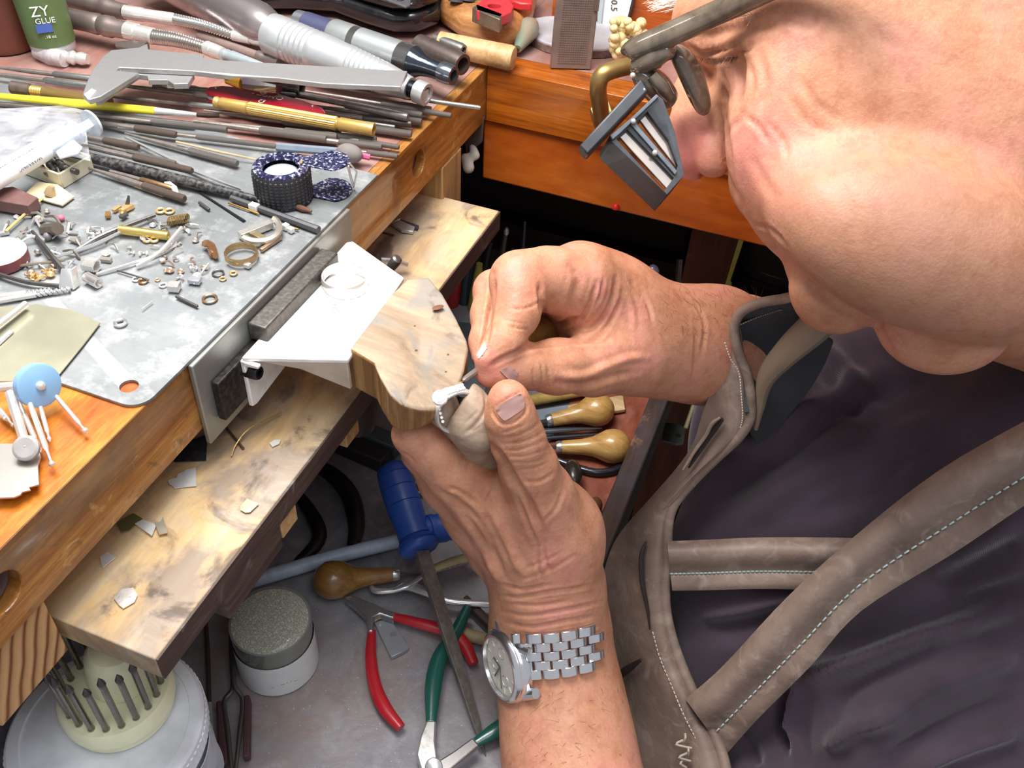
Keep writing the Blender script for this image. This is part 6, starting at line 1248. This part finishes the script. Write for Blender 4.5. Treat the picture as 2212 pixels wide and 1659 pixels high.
# bracelet: rows of links wrapped round the wrist, following the arm surface
def wristring(y0,k):
    "points across the visible side of the wrist, left to right"
    out=[]
    for i in range(k):
        u_=i/(k-1); x=1112+u_*192; y=y0-26*u_+10*math.sin(u_*3.14); h_=hit(SL,min(max(x,1095),1298),y); out.append((x,y,(h_ or .47)))
    return out
cols=5
for r5 in range(5):
    y0=1378+r5*19.5+ (0); w5=(1.,.8,.55,.8,1.)[r5]
    off=.5 if r5 in (1,3) else 0
    pts=wristring(y0,40); xs=np.array(pts); hh=xs[:,2]-.0026; hh=np.minimum(hh,.472)
    hh=np.convolve(np.pad(hh,3,mode='edge'),np.ones(7)/7,'valid')
    for c_ in range(cols):
        u0=(c_+off-.4)/cols*1.0; u1=u0+.185
        if u1<.02: continue
        um=min(max((u0+u1)/2,0),1); u0=max(u0,-.02); u1=min(u1,1.0)
        f_=lambda u_:V(np.interp(u_,np.linspace(0,1,40),xs[:,0]),np.interp(u_,np.linspace(0,1,40),xs[:,1]),np.interp(u_,np.linspace(0,1,40),hh))
        a=D(*f_(u0));b=D(*f_(u1));m_=D(*f_(um)); dx=unit(b-a); n_=unit(np.cross(M@V(0,1,0),dx)); n_=n_*(1 if n_@(CAM-m_)>0 else -1); wd=np.cross(n_,dx)
        Lk=np.linalg.norm(b-a)*.97; Wk=.0046*(1 if r5 in(0,4) else .92)
        prof=[m_+dx*Lk*.5*ca*1.0+n_*(.0004+.0011*sa) for ca,sa in ((-1,-1),(-1,.2),(-.8,.8),(-.4,1.3),(0,1.5),(.4,1.3),(.8,.8),(1,.2),(1,-1))]
        mk('link',prism([q_-wd*Wk/2 for q_ in prof],wd*Wk),WS,t,bev=.0003)
under=[]
for i in range(12):
    a_=math.pi*i/11; under.append(D(1200+118*math.cos(a_),1404+18*math.cos(a_)*-.5,.474+.031*math.sin(a_)))
uw=[[p+M@V(0,-.0085,0) for p in under],[p+M@V(0,.0085,0) for p in under]]
mk('back_strap',gridmesh(grid(uw,3,2),.0014),WS,t)
for s_ in (-1,1):
    mk('lug',tube([cw-nx_*.004+ydir*s_*RW*.62+xdir*RW*.6*(1 if (xdir@M[:,0])>0 else -1),cw-nx_*.006+ydir*s_*RW*.52+xdir*RW*1.05*(1 if (xdir@M[:,0])>0 else -1)],[.0034,.0026],10,0),WS,t)
# glasses with clip-on loupe
t=thing('eyeglasses',D(1450,130,.36),'smoky translucent plastic glasses worn low on the nose','eyeglasses')
SM=NT('smoky_plastic'); n_=SM.noise(60,4,(1,1,1),dist=1.); SM.set(Base_Color=SM.ramp(n_,[(.35,'5c5246'),(.6,'8a7e6e'),(.8,'b0a494')]),Roughness=.12,Coat_Weight=.8,Transmission_Weight=.35); SMK=SM.m
def tb(nm,px,r,mat=SMK,flat=.8,n=16): return mk(nm,tube([D(*p) for p in px],r,n,6,flat=flat),mat,t,sharp=70)
tb('temple_arm',[(1352,118,.351),(1366,108,.350),(1450,72,.342),(1560,22,.330),(1700,-45,.312),(1900,-130,.285)],[.0022,.0046,.0052,.0052,.0054,.0054])
tb('hinge_block',[(1366,142,.353),(1380,138,.352),(1412,122,.349),(1446,104,.346),(1456,100,.345)],[.0026,.0046,.0056,.0046,.0026])
tb('lens_rim',[(1452,104,.352),(1470,122,.353),(1490,155,.356),(1508,200,.359),(1520,232,.362),(1526,245,.363)],[.0030,.0052,.0062,.0058,.0044,.0022],flat=.7)
tb('frame_front',[(1374,140,.354),(1392,165,.357),(1420,190,.361),(1444,212,.365),(1452,220,.366)],[.0040,.0070,.0080,.0066,.0036],flat=.7)
tb('bridge_clip',[(1408,160,.351),(1428,185,.353),(1446,210,.356)],[.0030,.0036,.0028])
for x,y in ((1367,163),(1391,195)): mk('screw',ball(D(x,y,.347),.0011,8,6),SILV,t)
t=thing('clip_on_magnifier',D(1370,300,.36),'dark grey clip-on magnifier with two lenses under the glasses','magnifier')
MG=plain('23272e',.45,dirt=.2,dc='6a7078',coat=.15); MG2=plain('555c66',.45,dirt=.3,dc='9aa0a6')
def slab(px,d0,sw,name,mat,bev=.0006): return mk(name,prism([D(x,y,d0) for x,y in px],M@V(*sw)),mat,t,bev=bev)
slab([(1386,168),(1402,195),(1269,335),(1251,315)],.346,(0,0,.009),'hinge_bar',MG,.0008)
fr_=slab([(1318,292),(1366,252),(1418,203),(1432,214),(1458,285),(1478,378),(1441,420),(1322,306)],.349,(-.0030,.0042,.011),'lens_frame',MG,.0007)
SW=(-.0030,.0042,.011)
wa=[(1334,294),(1358,273),(1460,379),(1438,408)]; wb=[(1378,258),(1402,234),(1448,296),(1468,352),(1465,364)]
ctr2=lambda q:[(x,y) for x,y in q]
cut(fr_,prism([D(x,y,.345) for x,y in wa],M@V(0,0,.02)),prism([D(x,y,.345) for x,y in wb],M@V(0,0,.02)))
slab([(1318,292),(1366,252),(1418,203),(1424,208),(1340,288),(1324,302)],.3475,(0,0,.0014),'upper_edge',MG2,.0003)
slab([(1362,268),(1370,262),(1464,370),(1458,378)],.3478,(0,0,.0012),'middle_edge',MG2,.0003)
LG=plain('8f827a',.1,.1,.25,'d8c0ac',60,coat=1)
slab([(1334,292),(1358,272),(1462,380),(1440,408)],.3515,(0,0,.002),'near_lens',LG,.0003); slab([(1380,258),(1400,238),(1448,300),(1466,352),(1464,366)],.3522,(0,0,.002),'far_lens',LG,.0003)
for x,y in ((1415,330),(1368,262)): mk('pin',ball(D(x,y,.347),.0011,8,6),SILV,t)
